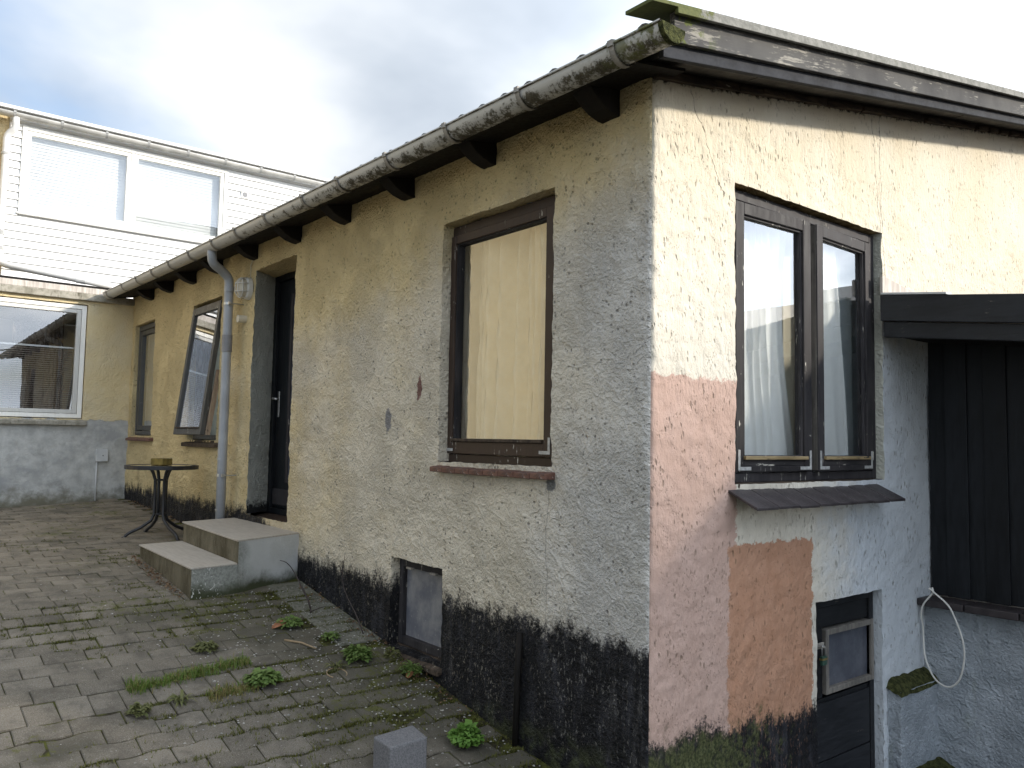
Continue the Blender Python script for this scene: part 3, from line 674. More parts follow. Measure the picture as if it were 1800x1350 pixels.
house = thing('house', 'single storey house with worn yellow roughcast walls, black plinth and patched gable', 'house', (0, 0, 0))
FV = (-.88,)
f_open = [(-1.625, -.640, -.128, 1.268, .085, {'skip': 'b'}), (-2.125, -1.556, -1.275, -.738, .10), (-4.55, -3.705, -.67, 1.442, .26, {'splay': -.18, 'lmat': 1, 'skip': 'b'}),
          (-6.23, -5.37, -.05, 1.325, .09, {'skip': 'b'}), (-8.42, -7.56, -.02, 1.335, .06, {'skip': 'b'})]
g_open = [(.600, 2.034, -.19, 1.268, .07, {'skip': 'b', 'tmat': 1, 'rmat': 2}), (1.295, 1.985, -2.66, -.815, .07, {'skip': 'b'})]
vl = line_set(-1.75, 1.6, lambda v: .0115, [o[2] for o in f_open] + [o[3] for o in f_open] + [o[2] for o in g_open[:1]] + [o[3] for o in g_open] + [-.815])
usF = line_set(-8.62, 0, lambda u: .0115 if u > -2.2 else (.015 if u > -3.8 else .021), [o[0] for o in f_open] + [o[1] for o in f_open])
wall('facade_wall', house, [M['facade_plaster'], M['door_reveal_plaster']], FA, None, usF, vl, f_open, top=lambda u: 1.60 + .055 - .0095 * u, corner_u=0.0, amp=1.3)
vg = line_set(-2.75, -1.75, .02, [-2.66])[:-1] + vl
usG = line_set(0, 5.6, lambda u: .0115 if u < 3.0 else .03, [o[0] for o in g_open] + [o[1] for o in g_open])
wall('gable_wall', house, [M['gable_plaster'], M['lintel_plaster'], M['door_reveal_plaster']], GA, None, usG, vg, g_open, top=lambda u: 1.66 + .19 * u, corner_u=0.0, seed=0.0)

# hidden shell of the house: back walls, floor, ceiling and a partition, so that the rooms are dark and light enters by the windows only
b = MB(); b.box(-.28, -.12, 5.6, 9.4, -2.7, 2.5); b.box(-8.5, -.13, 9.3, 9.5, -1.2, 1.9); b.hexa([(-8.6, .03, -1.2), (-8.46, .03, -1.2), (-8.46, 9.3, -1.2), (-8.6, 9.3, -1.2)], [(-8.6, .03, 1.64), (-8.46, .03, 1.64), (-8.46, 9.3, 1.64), (-8.6, 9.3, 1.64)])
b.build('rear_wall', M['room_paint'], house)
b = MB(); b.box(-8.44, -.13, .37, 9.29, -.62, -.55); b.build('room_floor', M['room_floor'], house)
b = MB(); b.box(-8.44, -.13, .12, 9.29, 1.50, 1.55); b.build('room_ceiling', M['room_paint'], house)
b = MB(); b.box(-8.44, -.14, 3.4, 3.5, -.54, 1.49); b.box(-2.0, -1.9, .3, 3.39, -.54, 1.49); b.box(-5.05, -4.97, .3, 3.39, -.54, 1.49); b.build('room_partition', M['room_paint'], house)
# inner leaf of the facade and gable walls around the openings (keeps daylight out of the wall thickness)
def inner(name, mp, a, b_, v0, v1, ops, w0, w1):
    m__ = MB(); xs_ = sorted(set([a, b_] + [o[0] for o in ops] + [o[1] for o in ops]))
    for p, q in zip(xs_[:-1], xs_[1:]):
        cuts = sorted([(o[2], o[3]) for o in ops if o[0] <= p and o[1] >= q]); z = v0
        for c0, c1 in cuts:
            if c0 > z + .01: m__.box(p, q, z, c0, w0, w1, mp)
            z = max(z, c1)
        if z < v1: m__.box(p, q, z, v1, w0, w1, mp)
    m__.build(name, M['room_paint'], house)
inner('wall_lining', FA, -8.44, -.13, -1.7, 1.48, [(-1.72, -.60, -.16, 1.30), (-2.16, -1.53, -1.3, -.71), (-4.78, -3.68, -.70, 1.47), (-6.26, -5.34, -.08, 1.35), (-8.43, -7.53, -.05, 1.36)], -.13, -.10)
inner('wall_lining', GA, .14, 5.6, -2.7, 1.48, [(.57, 2.06, -.21, 1.29), (1.26, 2.02, -2.7, -.79)], -.13, -.09)

# roof: corrugated fibre cement, low pitch
e = lambda x: -.0105 * x
PITCH = .177
rb = MB(); rx = np.arange(-8.62, .272, PITCH / 10); ry = [-.325, -.2, 1.2, 3.0, 4.75]
prof = .024 * np.cos(2 * np.pi * (rx - .056) / PITCH)
for x, p in zip(rx, prof):
    for y in ry: rb.v.append((x, y, 1.626 + .19 * (y + .325) + p + e(x)))
n_ = len(ry); rb.f = [(i * n_ + k, (i + 1) * n_ + k, (i + 1) * n_ + k + 1, i * n_ + k + 1) for i in range(len(rx) - 1) for k in range(n_ - 1)]; rb.mi = [0] * len(rb.f)
rb.build('roof', M['fibre_cement_roof'], house, smooth=True, org=(0, 0, 0), solid=.007)
rb = MB(); rb.hexa([(-8.6, 4.75, 2.55 + .09), (.33, 4.75, 2.55), (.33, 9.8, 1.62), (-8.6, 9.8, 1.7)], [(-8.6, 4.75, 2.62 + .09), (.33, 4.75, 2.62), (.33, 9.8, 1.69), (-8.6, 9.8, 1.77)])
rb.build('rear_roof', M['fibre_cement_roof'], house)
sb = MB(); sb.hexa([(-8.5, -.235, 1.572 + e(-8.5)), (.10, -.235, 1.572), (.10, .10, 1.632), (-8.5, .10, 1.632 + e(-8.5))], [(-8.5, -.235, 1.586 + e(-8.5)), (.10, -.235, 1.586), (.10, .10, 1.646), (-8.5, .10, 1.646 + e(-8.5))])
sb.build('eaves_soffit', M['tarred_wood'], house)
eb = MB(); eb.hexa([(-8.55, -.262, 1.563 + e(-8.55)), (.262, -.262, 1.563), (.262, -.237, 1.563), (-8.55, -.237, 1.563 + e(-8.55))], [(-8.55, -.262, 1.612 + e(-8.55)), (.262, -.262, 1.612), (.262, -.237, 1.612), (-8.55, -.237, 1.612 + e(-8.55))])
eb.build('eaves_board', M['tarred_wood'], house, bevel=.003)
for xr in (-.187, -1.128, -1.963, -2.798, -3.615, -4.489, -5.386, -6.145, -6.916, -7.656):
    xr += random.uniform(-.01, .01); z0 = e(xr); wd = random.uniform(.105, .12)
    poly = [(.05, 1.64), (.05, 1.488), (-.03, 1.492), (-.09, 1.508), (-.135, 1.532), (-.175, 1.565), (-.20, 1.588)]
    rt = MB(); rt.prism([(y, z + z0) for y, z in poly][::-1], xr - wd, xr, lambda u, v, w_: (w_, u, v)); rt.build('rafter_tail', M['tarred_wood'], house, bevel=.004)
# verge: capping, barge board, lower board and soffit boards on the gable
def sloped(y0, y1, x0, x1, zb0, zt0, mb, sl=.190):
    zb1, zt1 = zb0 + sl * (y1 - y0), zt0 + sl * (y1 - y0)
    mb.hexa([(x0, y0, zb0), (x1, y0, zb0), (x1, y1, zb1), (x0, y1, zb1)], [(x0, y0, zt0), (x1, y0, zt0), (x1, y1, zt1), (x0, y1, zt1)]); return mb
sloped(-.215, 4.75, .276, .302, 1.588, 1.712, MB(), .1875).build('barge_board', M['weathered_board'], house, bevel=.003)
sloped(-.245, 4.75, .245, .272, 1.527, 1.66, MB(), .1895).build('lower_barge_board', M['dark_board'], house, bevel=.003)
mb = MB(); mb_y0 = -.38
sloped(mb_y0, 4.75, .19, .335, 1.683, 1.699, mb, .1885); sloped(mb_y0 + .145, 4.75, .320, .338, 1.683 + .0273 - .026, 1.683 + .0273 - .0005, mb, .1885)
mb.build('verge_capping', M['mossy_fibre_cement'], house, bevel=.002)
y = -.10
while y < 4.7:
    ln = random.uniform(.55, .8); sloped(y, min(y + ln - .006, 4.7), .012, .243, 1.632 + .1895 * (y + .1) + random.uniform(-.004, .004), 1.648 + .1895 * (y + .1), MB(), .1895).build('soffit_board', M['soffit_board'], house, bevel=.002); y += ln
# broken batten that shows in the gap between wall top and soffit
bt = MB()
for i in range(24):
    y = .0 + i * .2; L = random.uniform(.12, .24); bt.hexa(*[[(.004 + a, y + c * L, 1.597 + .19 * (y + c * L) + random.uniform(-.006, .008) + zz_) for a, c in ((0, 0), (.028, 0), (.030, 1), (0, 1))] for zz_ in (0, .03)])
bt.build('wall_plate', M['rotten_wood'], house, bevel=.003)

# gutter
def gutter(name, parent, mtl, x0, x1, yc, zr, R, fz, brx, bmat, path=None):
    th = [math.pi + math.pi * i / 14 for i in range(15)]
    prof = [(yc + R * math.cos(t), zr + R * math.sin(t)) for t in th]; bead = [(yc - R - .004 + .006 * math.cos(t), zr + .003 + .006 * math.sin(t)) for t in [2 * math.pi * i / 8 for i in range(9)]]
    innr = [(yc + (R - .003) * math.cos(t), zr + (R - .003) * math.sin(t)) for t in th[::-1]]
    g = MB(); g.arc_sheet(prof + innr, np.linspace(x0, x1, 40), fz); g.arc_sheet(bead, np.linspace(x0, x1, 40), fz)
    for xe in (x0, x1):
        g.add([(xe, y, z + fz(xe)) for y, z in prof], [tuple(range(15)) if xe == x1 else tuple(range(15))[::-1]])
    go = g.build(name, mtl, parent, smooth=True, org=(0, 0, 0)); return go
gfz = lambda x: -.0133 * x
house_gutter = gutter('gutter', house, M['dirty_gutter'], -8.47, .375, -.315, 1.592, .064, gfz, None, None)
for xb in (.119, -.476, -1.067, -1.672, -2.275, -2.794, -3.453, -4.055, -4.60, -5.22, -5.825, -6.41, -6.991, -7.594, -8.311):
    k = MB(); th = [math.pi * .97 + math.pi * 1.03 * i / 14 for i in range(15)]
    for dx, rr in ((0, 0),):
        a = [(-.315 + .0675 * math.cos(t), 1.592 + .0675 * math.sin(t)) for t in th]; o_ = [(-.315 + .072 * math.cos(t), 1.592 + .072 * math.sin(t)) for t in th[::-1]]
        k.arc_sheet(a + o_ + a[:1], [xb - .014, xb + .014], gfz)
    k.box(xb - .014, xb + .014, -.395, -.380, 1.592 + gfz(xb) - .012, 1.592 + gfz(xb) + .014); k.build('bracket', M['gutter_bracket'], house_gutter, bevel=.001)
k = MB(); th = [math.pi + math.pi * i / 14 for i in range(15)]; k.prism([(-.315 + .068 * math.cos(t), 1.592 + .068 * math.sin(t)) for t in th], .36, .384, lambda u, v, w_: (w_, u, v + gfz(.37))); k.build('stop_end', M['mossy_top'], house_gutter, bevel=.002)
# rainwater pipe
def bez(p0, p1, p2, p3, n=10):
    return [tuple((1 - t) ** 3 * np.array(p0) + 3 * (1 - t) ** 2 * t * np.array(p1) + 3 * (1 - t) * t * t * np.array(p2) + t ** 3 * np.array(p3)) for t in np.linspace(0, 1, n)]
pz = 1.592 + gfz(-4.75)
path = [(-4.755, -.315, pz - .055), (-4.755, -.315, pz - .09)] + bez((-4.755, -.315, pz - .10), (-4.755, -.315, pz - .19), (-4.83, -.22, pz - .17), (-4.845, -.18, pz - .21), 7)[1:] + bez((-4.845, -.18, pz - .21), (-4.862, -.13, pz - .245), (-4.865, -.115, pz - .25), (-4.865, -.115, pz - .33), 7)[1:] + [(-4.862, -.115, .9), (-4.858, -.115, 0), (-4.85, -.115, -1.0)]
dp = MB(); dp.tube(path, .040, 18).build('downpipe', M['grey_pipe'], house, smooth=True); dpo = bpy.data.objects['downpipe']
for z0, z1, rr, mm, nm in ((.74, .89, .045, 'pipe_coupling', 'coupling'), (1.28, 1.33, .0435, 'grey_pipe', 'socket'), (-.215, -.20, .0432, 'grey_pipe', 'socket'), (-.66, -.645, .0432, 'gutter_bracket', 'socket')):
    MB().tube([(-4.86, -.115, z0), (-4.86, -.115, z1)], rr, 18).build(nm, M[mm], dpo, bevel=.002)
for zc in (1.17, -.35):
    k = MB(); k.tube([(-4.862, -.115, zc - .012), (-4.862, -.115, zc + .012)], .0445, 18); k.box(-4.83, -4.79, -.135, -.115, zc - .014, zc + .014); k.tube([(-4.805, -.12, zc), (-4.805, .01, zc)], .006, 6); k.build('pipe_clip', M['steel'], dpo)

# ------------------------------------------------------------------ windows and doors of the house
def angle_bracket(parent, mp, u, v, su, w0, L=.085, t=.017):
    k = MB(); a, b2 = (u, u + su * t); k.box(min(a, b2), max(a, b2), v, v + L, w0, w0 + .003, mp); a, b2 = (u + su * t, u + su * L); k.box(min(a, b2), max(a, b2), v, v + t, w0, w0 + .003, mp)
    for q in ((u + su * t / 2, v + L - .014), (u + su * t / 2, v + L * .55), (u + su * (L - .014), v + t / 2), (u + su * L * .55, v + t / 2)):
        k.box(q[0] - .003, q[0] + .003, q[1] - .003, q[1] + .003, w0 + .003, w0 + .0045, mp)
    k.build('angle_bracket', M['bracket_steel'], parent, bevel=.001)
def curtain(name, label, mp, u0, u1, v0, v1, w0, mtl, folds, amp, edge=None, nu=90, nv=36, group=None, seed=0):
    m__ = MB(); rr = random.Random(seed); ph = rr.uniform(0, 6)
    for j in range(nv + 1):
        t = j / nv; v = v0 + (v1 - v0) * t
        a, b2 = (u0, u1) if edge is None else edge(t)
        for i in range(nu + 1):
            s_ = i / nu; q = s_ * folds * 2 * math.pi + ph + 1.4 * math.sin(s_ * 5 + ph) + .9 * math.sin(s_ * 13 + 2 * ph) + (.35 * math.sin(t * 3 + s_ * 4) if edge else .05 * math.sin(t * 2))
            m__.v.append(mp(a + (b2 - a) * s_, v, w0 + amp * (1 - 2 * abs(math.sin(q)) ** .7) + amp * .5 * math.sin(q * .43 + 1)))
    n__ = nu + 1; m__.f = [(j * n__ + i, j * n__ + i + 1, (j + 1) * n__ + i + 1, (j + 1) * n__ + i) for j in range(nv) for i in range(nu)]; m__.mi = [0] * len(m__.f)
    return tag(m__.build(name, M[mtl], smooth=True), label, 'curtain', group)

# W1: big brown window on the facade
w1 = MB().frame(-1.712, -.650, -.135, 1.262, .052, -.135, -.072, FA, tb=.05, tt=.055).build('window', M['brown_wood'], house, bevel=.004); w1['label'] = 'tall brown framed window nearest the corner'
k = MB(); k.frame(-1.660, -.690, -.082, 1.205, .078, -.125, -.060, FA, tb=.070, tt=.050); k.build('casement', M['brown_wood'], w1, bevel=.004)
k = MB(); k.frame(-1.584, -.766, -.014, 1.157, .010, -.125, -.074, FA); k.build('glazing_bead', M['dark_window_wood'], w1, bevel=.002)
MB().box(-1.584, -.766, -.014, 1.157, -.108, -.100, FA).build('pane', M['double_glass'], w1)
MB().box(-1.585, -.775, -.012, .006, -.072, -.050, FA).build('bottom_rail', M['rotten_wood'], w1, bevel=.003)
angle_bracket(w1, FA, -1.648, -.068, 1, -.0585); angle_bracket(w1, FA, -.712, -.068, -1, -.0585)
k = MB().box(-1.700, -.648, -.160, -.135, -.12, -.03, FA); k.build('sill_board', M['rotten_wood'], w1, bevel=.004)
x = -1.628
for i in range(8):
    L = .128; z = -.188 + random.uniform(-.002, .002)
    MB().hexa([(x, -.058, z), (x + L - .005, -.058, z), (x + L - .005, .07, z), (x, .07, z)], [(x, -.058, z + .028), (x + L - .005, -.058, z + .028), (x + L - .005, .07, z + .045), (x, .07, z + .045)]).build('sill_brick', M['brick_sill'], w1, bevel=.005); x += L
curtain('curtain', 'cream curtain in straight folds behind the tall brown window', FA, -1.66, -.68, -.2, 1.35, -.24, 'cream_cloth', 7, .065, edge=lambda t: (-1.74, -.62), nu=260, nv=8, seed=3)

# W2: top hung grey window standing open behind the downpipe
w2 = MB().frame(-6.222, -5.378, -.045, 1.318, .045, -.12, -.055, FA).build('window', M['grey_window_wood'], house, bevel=.004); w2['label'] = 'narrow grey window propped open at the bottom behind the downpipe'
ang = math.radians(6.5)
def TILT(u, v, w_):
    hv, hw = 1.30, -.03; dv, dw = v - hv, w_ - hw; return (u, -(hw + dw * math.cos(ang) - dv * math.sin(ang)), hv + dv * math.cos(ang) + dw * math.sin(ang))
MB().frame(-6.205, -5.385, -.01, 1.285, .062, -.045, .0, TILT, tb=.06, tt=.075).build('casement', M['grey_window_wood'], w2, bevel=.004)
MB().box(-6.143, -5.447, .05, 1.21, -.028, -.020, TILT).build('pane', M['double_glass'], w2)
MB().box(-6.14, -5.45, .048, .062, .0, .012, TILT).build('bottom_rail', M['rotten_wood'], w2, bevel=.003)
MB().hexa([(-5.40, -.10, .0), (-5.372, -.10, .0), (-5.372, -.055, .0), (-5.40, -.055, .0)], [(-5.40, -.02, .62), (-5.372, -.02, .62), (-5.372, .03, .62), (-5.40, .03, .62)]).build('stay_board', M['raw_wood'], w2, bevel=.003)
k = MB(); k.hexa([(-6.24, -.055, -.118), (-5.28, -.055, -.118), (-5.28, .09, -.10), (-6.24, .09, -.10)], [(-6.24, -.055, -.080), (-5.28, -.055, -.080), (-5.28, .09, -.05), (-6.24, .09, -.05)]); k.box(-6.2, -5.36, -.08, -.05, -.10, -.0, FA); k.build('sill_board', M['rotten_wood'], w2, bevel=.006)
curtain('curtain', 'pale curtain behind the propped open grey window', FA, -6.2, -5.4, -.1, 1.35, -.22, 'pale_cloth', 5, .012, nv=6, seed=5)
# W3: narrow fixed window by the inner corner
w3 = MB().frame(-8.415, -7.565, -.012, 1.328, .05, -.12, -.045, FA, tt=.06).build('window', M['grey_window_wood'], house, bevel=.004); w3['label'] = 'narrow dark window in the inner corner of the yard'
MB().frame(-8.36, -7.62, .045, 1.262, .055, -.10, -.052, FA).build('casement', M['grey_window_wood'], w3, bevel=.004); MB().box(-8.306, -7.674, .098, 1.21, -.085, -.078, FA).build('pane', M['double_glass'], w3)
k = MB().hexa([(-8.47, -.045, -.085), (-7.44, -.045, -.085), (-7.44, .06, -.075), (-8.47, .06, -.075)], [(-8.47, -.045, -.055), (-7.44, -.045, -.055), (-7.44, .06, -.02), (-8.47, .06, -.02)]); k.build('sill_board', M['brick_sill'], w3, bevel=.006)
curtain('curtain', 'pale greenish curtain behind the narrow corner window', FA, -8.4, -7.58, -.1, 1.35, -.18, 'beige_cloth', 4, .012, nv=6, seed=8)
# entrance door, set deep in its reveal
dr = MB().frame(-4.735, -3.70, -.68, 1.452, .065, -.34, -.255, FA, tb=.05).build('door', M['black_wood'], house, bevel=.004); dr['label'] = 'black entrance door deep in a grey reveal above the steps'
k = MB(); k.box(-4.668, -3.768, -.625, 1.385, -.325, -.285, FA); k.build('door_leaf', M['black_wood'], dr, bevel=.004)
for a, c in ((-4.40, -3.90),):
    MB().frame(a, c, -.40, 1.25, .045, -.285, -.268, FA).build('glazing_frame', M['dark_window_wood'], dr, bevel=.004); MB().box(a + .045, c - .045, -.355, 1.205, -.284, -.278, FA).build('pane', M['cellar_glass'], dr)
MB().box(-4.66, -3.78, -.60, -.46, -.285, -.272, FA).build('kick_board', M['dark_window_wood'], dr, bevel=.004)
k = MB(); k.box(-4.635, -4.60, .17, .40, -.285, -.279, FA); k.build('handle_plate', M['steel'], dr, bevel=.003)
k = MB(); k.tube([(-4.617, .28, .335), (-4.617, .225, .335), (-4.60, .218, .335), (-4.51, .218, .325)], .009, 8).build('handle', M['steel'], dr, smooth=True)
MB().hexa([(-4.72, .10, -.722), (-3.70, .10, -.722), (-3.70, .28, -.722), (-4.72, .28, -.722)], [(-4.72, .10, -.70), (-3.70, .10, -.70), (-3.70, .28, -.68), (-4.72, .28, -.68)]).build('threshold', M['brown_wood'], dr, bevel=.004)
# small cellar window in the plinth
cw = MB().frame(-2.118, -1.562, -1.268, -.745, .042, -.13, -.06, FA, tt=.05, tb=.05).build('cellar_window', M['dark_window_wood'], house, bevel=.004); cw['label'] = 'small dusty cellar window in the black plinth'
MB().box(-2.076, -1.604, -1.218, -.795, -.10, -.092, FA).build('pane', M['dusty_glass'], cw)
for u in (-1.98, -1.72): k = MB(); k.box(u - .035, u + .035, -.80, -.788, -.06, -.045, FA); k.tube([(u - .03, .045, -.795), (u + .03, .045, -.795)], .007, 6); k.build('hinge', M['gutter_bracket'], cw)
MB().hexa([(-2.14, -.03, -1.335), (-1.54, -.03, -1.335), (-1.54, .08, -1.31), (-2.14, .08, -1.31)], [(-2.14, -.03, -1.30), (-1.54, -.03, -1.30), (-1.54, .08, -1.268), (-2.14, .08, -1.268)]).build('sill_board', M['rotten_wood'], cw, bevel=.006)
# old pipe stub down the plinth
k = MB().tube([(-.836, -.015, -.955), (-.842, -.02, -1.15), (-.855, -.022, -1.60)], .016, 8); pp = k.build('drain_pipe', M['tarred_wood'], house, smooth=True)
# gable window: two casements ajar
gw = MB(); gw.frame(.605, 2.028, -.185, 1.258, .05, -.12, -.045, GA, tb=.045, tt=.05); gw.box(1.296, 1.342, -.14, 1.208, -.12, -.048, GA); gw = gw.build('window', M['dark_window_wood'], house, bevel=.004); gw['label'] = 'dark two casement window on the gable with both halves ajar'
def HINGE(u0, sgn, deg):
    a = math.radians(deg)
    def f(u, v, w_):
        du = (u - u0); return (-.055 + (w_ + .055) * math.cos(a) + abs(du) * math.sin(a), u0 + du * math.cos(a) - sgn * (w_ + .055) * math.sin(a), v)
    return f
for (a, c, sg, u0) in ((.658, 1.290, 1, .658), (1.348, 1.978, -1, 1.978)):
    mp = HINGE(u0, sg, 2.3)
    k = MB(); st = .068; k.frame(a, c, -.135, 1.202, st, -.095, -.038, mp, tb=.03, tt=.06); k.build('casement', M['dark_window_wood'], gw, bevel=.004)
    MB().box(a + st, c - st, -.105, -.062, -.094, -.040, mp).build('bottom_rail', M['dark_window_wood_rail'], gw, bevel=.003)
    MB().box(a + st - .012, c - st + .012, -.074, -.056, -.0395, -.022, mp).build('drip_rail', M['old_rail_wood'], gw, bevel=.003)
    MB().box(a + st, c - st, -.062, 1.142, -.078, -.070, mp).build('pane', M['double_glass'], gw)
    k = MB(); k.frame(a + st - .002, c - st + .002, -.064, 1.144, .012, -.069, -.050, mp); k.build('glazing_bead', M['dark_window_wood'], gw, bevel=.002)
    q = c if sg > 0 else a; k = MB(); k.box(q - .0025, q + .0025, -.13, 1.198, -.090, -.045, mp); k.build('bare_edge', M['weathered_frame_wood'], gw, bevel=.001)
    angle_bracket(gw, mp, a + .012, -.126, 1, -.037, L=.10); angle_bracket(gw, mp, c - .012, -.126, -1, -.037, L=.10)
k = MB().box(.612, 2.02, -.215, -.186, -.10, -.005, GA); k.build('sill_board', M['rotten_wood'], gw, bevel=.005)
y = .545; tilew = (1.965 - .545) / 8
for i in range(8):
    z1, z0 = -.206 + random.uniform(-.0015, .0015), -.288 + random.uniform(-.002, .002); g_ = .003
    MB().hexa([(.0 - .02, y + g_, z1 - .014), (.155, y + g_, z0 - .014), (.155, y + tilew - g_, z0 - .014), (-.02, y + tilew - g_, z1 - .014)], [(-.02, y + g_, z1), (.155, y + g_, z0), (.155, y + tilew - g_, z0), (-.02, y + tilew - g_, z1)]).build('sill_tile', M['dark_slate_tile'], gw, bevel=.003); y += tilew
def ledge(t): # left half: full width at the top, swept aside near the bottom
    b_ = 1.27 - .07 * math.sin(math.pi * t) ** 2; return (.70, b_ + .06 * (1 - t) ** 2.5)
curtain('curtain', 'white curtain hanging to the sill in the left gable casement', GA, 0, 0, -.13, 1.35, -.137, 'white_cloth', 3, .015, edge=ledge, nv=40, seed=12)
curtain('curtain', 'cream inner curtain behind the white curtain in the left gable casement', GA, 1.05, 1.56, -.3, 1.35, -.185, 'inner_cloth', 4, .012, nv=6, seed=14)
curtain('curtain', 'added pale blue sheet standing in for the lit room behind the right gable casement', GA, 1.60, 2.30, -.3, 1.35, -.20, 'lit_room_cloth', 3, .012, nv=6, seed=31)  # sheet added behind the pane, its pale blue standing for the lit room
curtain('curtain', 'white curtain drawn to one side in the right gable casement', GA, 0, 0, -.13, 1.35, -.137, 'white_cloth', 2, .014, edge=lambda t: (1.38, 1.70 + .17 * (1 - t) ** .8), nv=40, seed=15)
# cellar door under the gable window
cdr = MB(); cdr.frame(1.300, 1.980, -2.62, -.82, .045, -.12, -.05, GA, tb=.02); cdr = cdr.build('cellar_door', M['cellar_door_wood'], house, bevel=.004); cdr['label'] = 'low black cellar door with a small framed pane'
y = 1.348
for i, wd_ in enumerate((.19, .20, .195)):
    pass
k = MB(); k.box(1.348, 1.932, -2.60, -1.345, -.10, -.062, GA); k.box(1.348, 1.932, -.975, -.868, -.10, -.062, GA); k.box(1.348, 1.452, -1.343, -.977, -.10, -.062, GA); k.build('door_leaf', M['cellar_door_wood'], cdr, bevel=.003)
for i in range(4): MB().box(1.35, 1.93, -2.58 + i * .305, -2.58 + i * .305 + .298, -.062, -.053, GA).build('plank', M['cellar_door_wood'], cdr, bevel=.003)
k = MB(); k.frame(1.454, 1.965, -1.325, -.985, .030, -.09, -.040, GA); k.build('pane_frame', M['weathered_frame_wood'], cdr, bevel=.003); MB().box(1.484, 1.935, -1.295, -1.015, -.075, -.068, GA).build('pane', M['cellar_glass'], cdr)
k = MB(); k.box(1.30, 1.44, -1.075, -1.045, -.049, -.044, GA); k.tube([(-.04, 1.375, -1.06), (-.018, 1.375, -1.06), (-.018, 1.40, -1.06), (-.04, 1.40, -1.06)], .004, 6); k.build('hasp', M['gutter_bracket'], cdr)
pl = thing('padlock', 'small green and brass padlock hanging from the cellar door hasp', 'padlock', (-.02, 1.395, -1.16))
MB().box(1.375, 1.42, -1.155, -1.108, -.034, -.014, GA).build('lock_body', M['padlock_green'], pl, bevel=.004); MB().box(1.374, 1.421, -1.128, -1.118, -.035, -.013, GA).build('brass_band', M['brass'], pl)
MB().tube([(-.024, 1.383, -1.11), (-.024, 1.383, -1.07)] + [(-.024, 1.3975 - .0145 * math.cos(t), -1.07 + .016 * math.sin(t)) for t in np.linspace(.3, 2.84, 7)] + [(-.024, 1.412, -1.07), (-.024, 1.412, -1.11)], .0035, 8).build('shackle', M['steel'], pl, smooth=True)

# ------------------------------------------------------------------ entrance steps
st = thing('entrance_steps', 'two concrete entrance steps with pale treads and a whitewashed side', 'steps', (-4.0, -.4, -1.05))
def quadz(pts, z): return [(x, y, z) for x, y in pts]
Lq = [(-4.69, -.486), (-3.262, -.545), (-3.50, .03), (-4.83, .03)]; Tq = [(-4.623, -.834), (-3.217, -.872), (-3.40, -.505), (-4.70, -.49)]
def block(q, zb, zt, name):
    m__ = MB(); v = quadz(q, 0); m__.add([(x, y, zb) for x, y in q] + [(x, y, zt) for x, y in q], [(4, 5, 6, 7), (0, 1, 5, 4), (3, 0, 4, 7)], 0); m__.add([(x, y, zb) for x, y in q] + [(x, y, zt) for x, y in q], [(1, 2, 6, 5), (2, 3, 7, 6)], 1); return m__
block([(-4.675, -.478), (-3.270, -.536), (-3.50, .03), (-4.83, .03)], -1.16, -.733, '').build('landing_block', [M['riser_concrete'], M['step_side_paint']], st, bevel=.004)
block([(-4.610, -.826), (-3.225, -.863), (-3.272, -.534), (-4.672, -.4765)], -1.16, -.890, '').build('lower_step_block', [M['riser_concrete'], M['step_side_paint']], st, bevel=.004)
MB().hexa(quadz(Lq, -.7335), quadz(Lq, -.722)).build('tread', M['tread_tile'], st, bevel=.002); MB().hexa(quadz([(-4.623, -.834), (-3.217, -.872), (-3.270, -.540), (-4.676, -.482)], -.8905), quadz([(-4.623, -.834), (-3.217, -.872), (-3.270, -.540), (-4.676, -.482)], -.880)).build('tread', M['tread_tile'], st, bevel=.002)

# ------------------------------------------------------------------ wing building with the white upper storey
XW = -8.56; XU = -9.3
wing = thing('wing_building', 'yellow wing with a white boarded upper storey at the end of the yard', 'building', (-9.5, -.5, -.9))
WW_ = WG(XW); WU = WG(XU)
wall('lower_wall', wing, [M['wing_plaster']], WW_, None, line_set(-2.9, .02, .018, [-2.55, -.515]), line_set(-1.1, 1.62, .018, [.165, 1.555]), [(-2.55, -.515, .165, 1.555, .06)], org=(XW, 0, 0), amp=.8, seed=40.)
b = MB(); b.box(-2.9, .0, -1.1, -.2, -.20, -.07, WW_); b.box(-2.9, 9, -.9, 4.05, -4.0, -3.9, WG(XU)); b.build('rear_wall', M['room_paint'], wing)
b = MB(); b.box(-2.9, -.02, -.62, -.55, -2.5, -.08, WW_); b.build('room_floor', M['room_floor'], wing)
b = MB(); b.box(-2.9, .01, -.55, 1.58, -2.6, -2.5, WW_); b.box(-.02, .01, -.55, 1.58, -2.49, -.1, WW_); b.build('room_partition', M['room_paint'], wing)
b = MB(); b.box(-2.9, .05, 1.60, 1.685, -2.6, .055, WW_); b.build('coping', M['coping_concrete'], wing, bevel=.008)
b = MB(); b.box(-2.9, -.255, 1.688, 1.760, -.7, .035, WW_); b.build('coping_flashing', M['coping_flashing'], wing, bevel=.004)
b = MB(); b.box(-2.9, .0, 1.762, 1.79, -.74, .02, WW_); b.build('flat_roof', M['tarred_wood'], wing, bevel=.004)
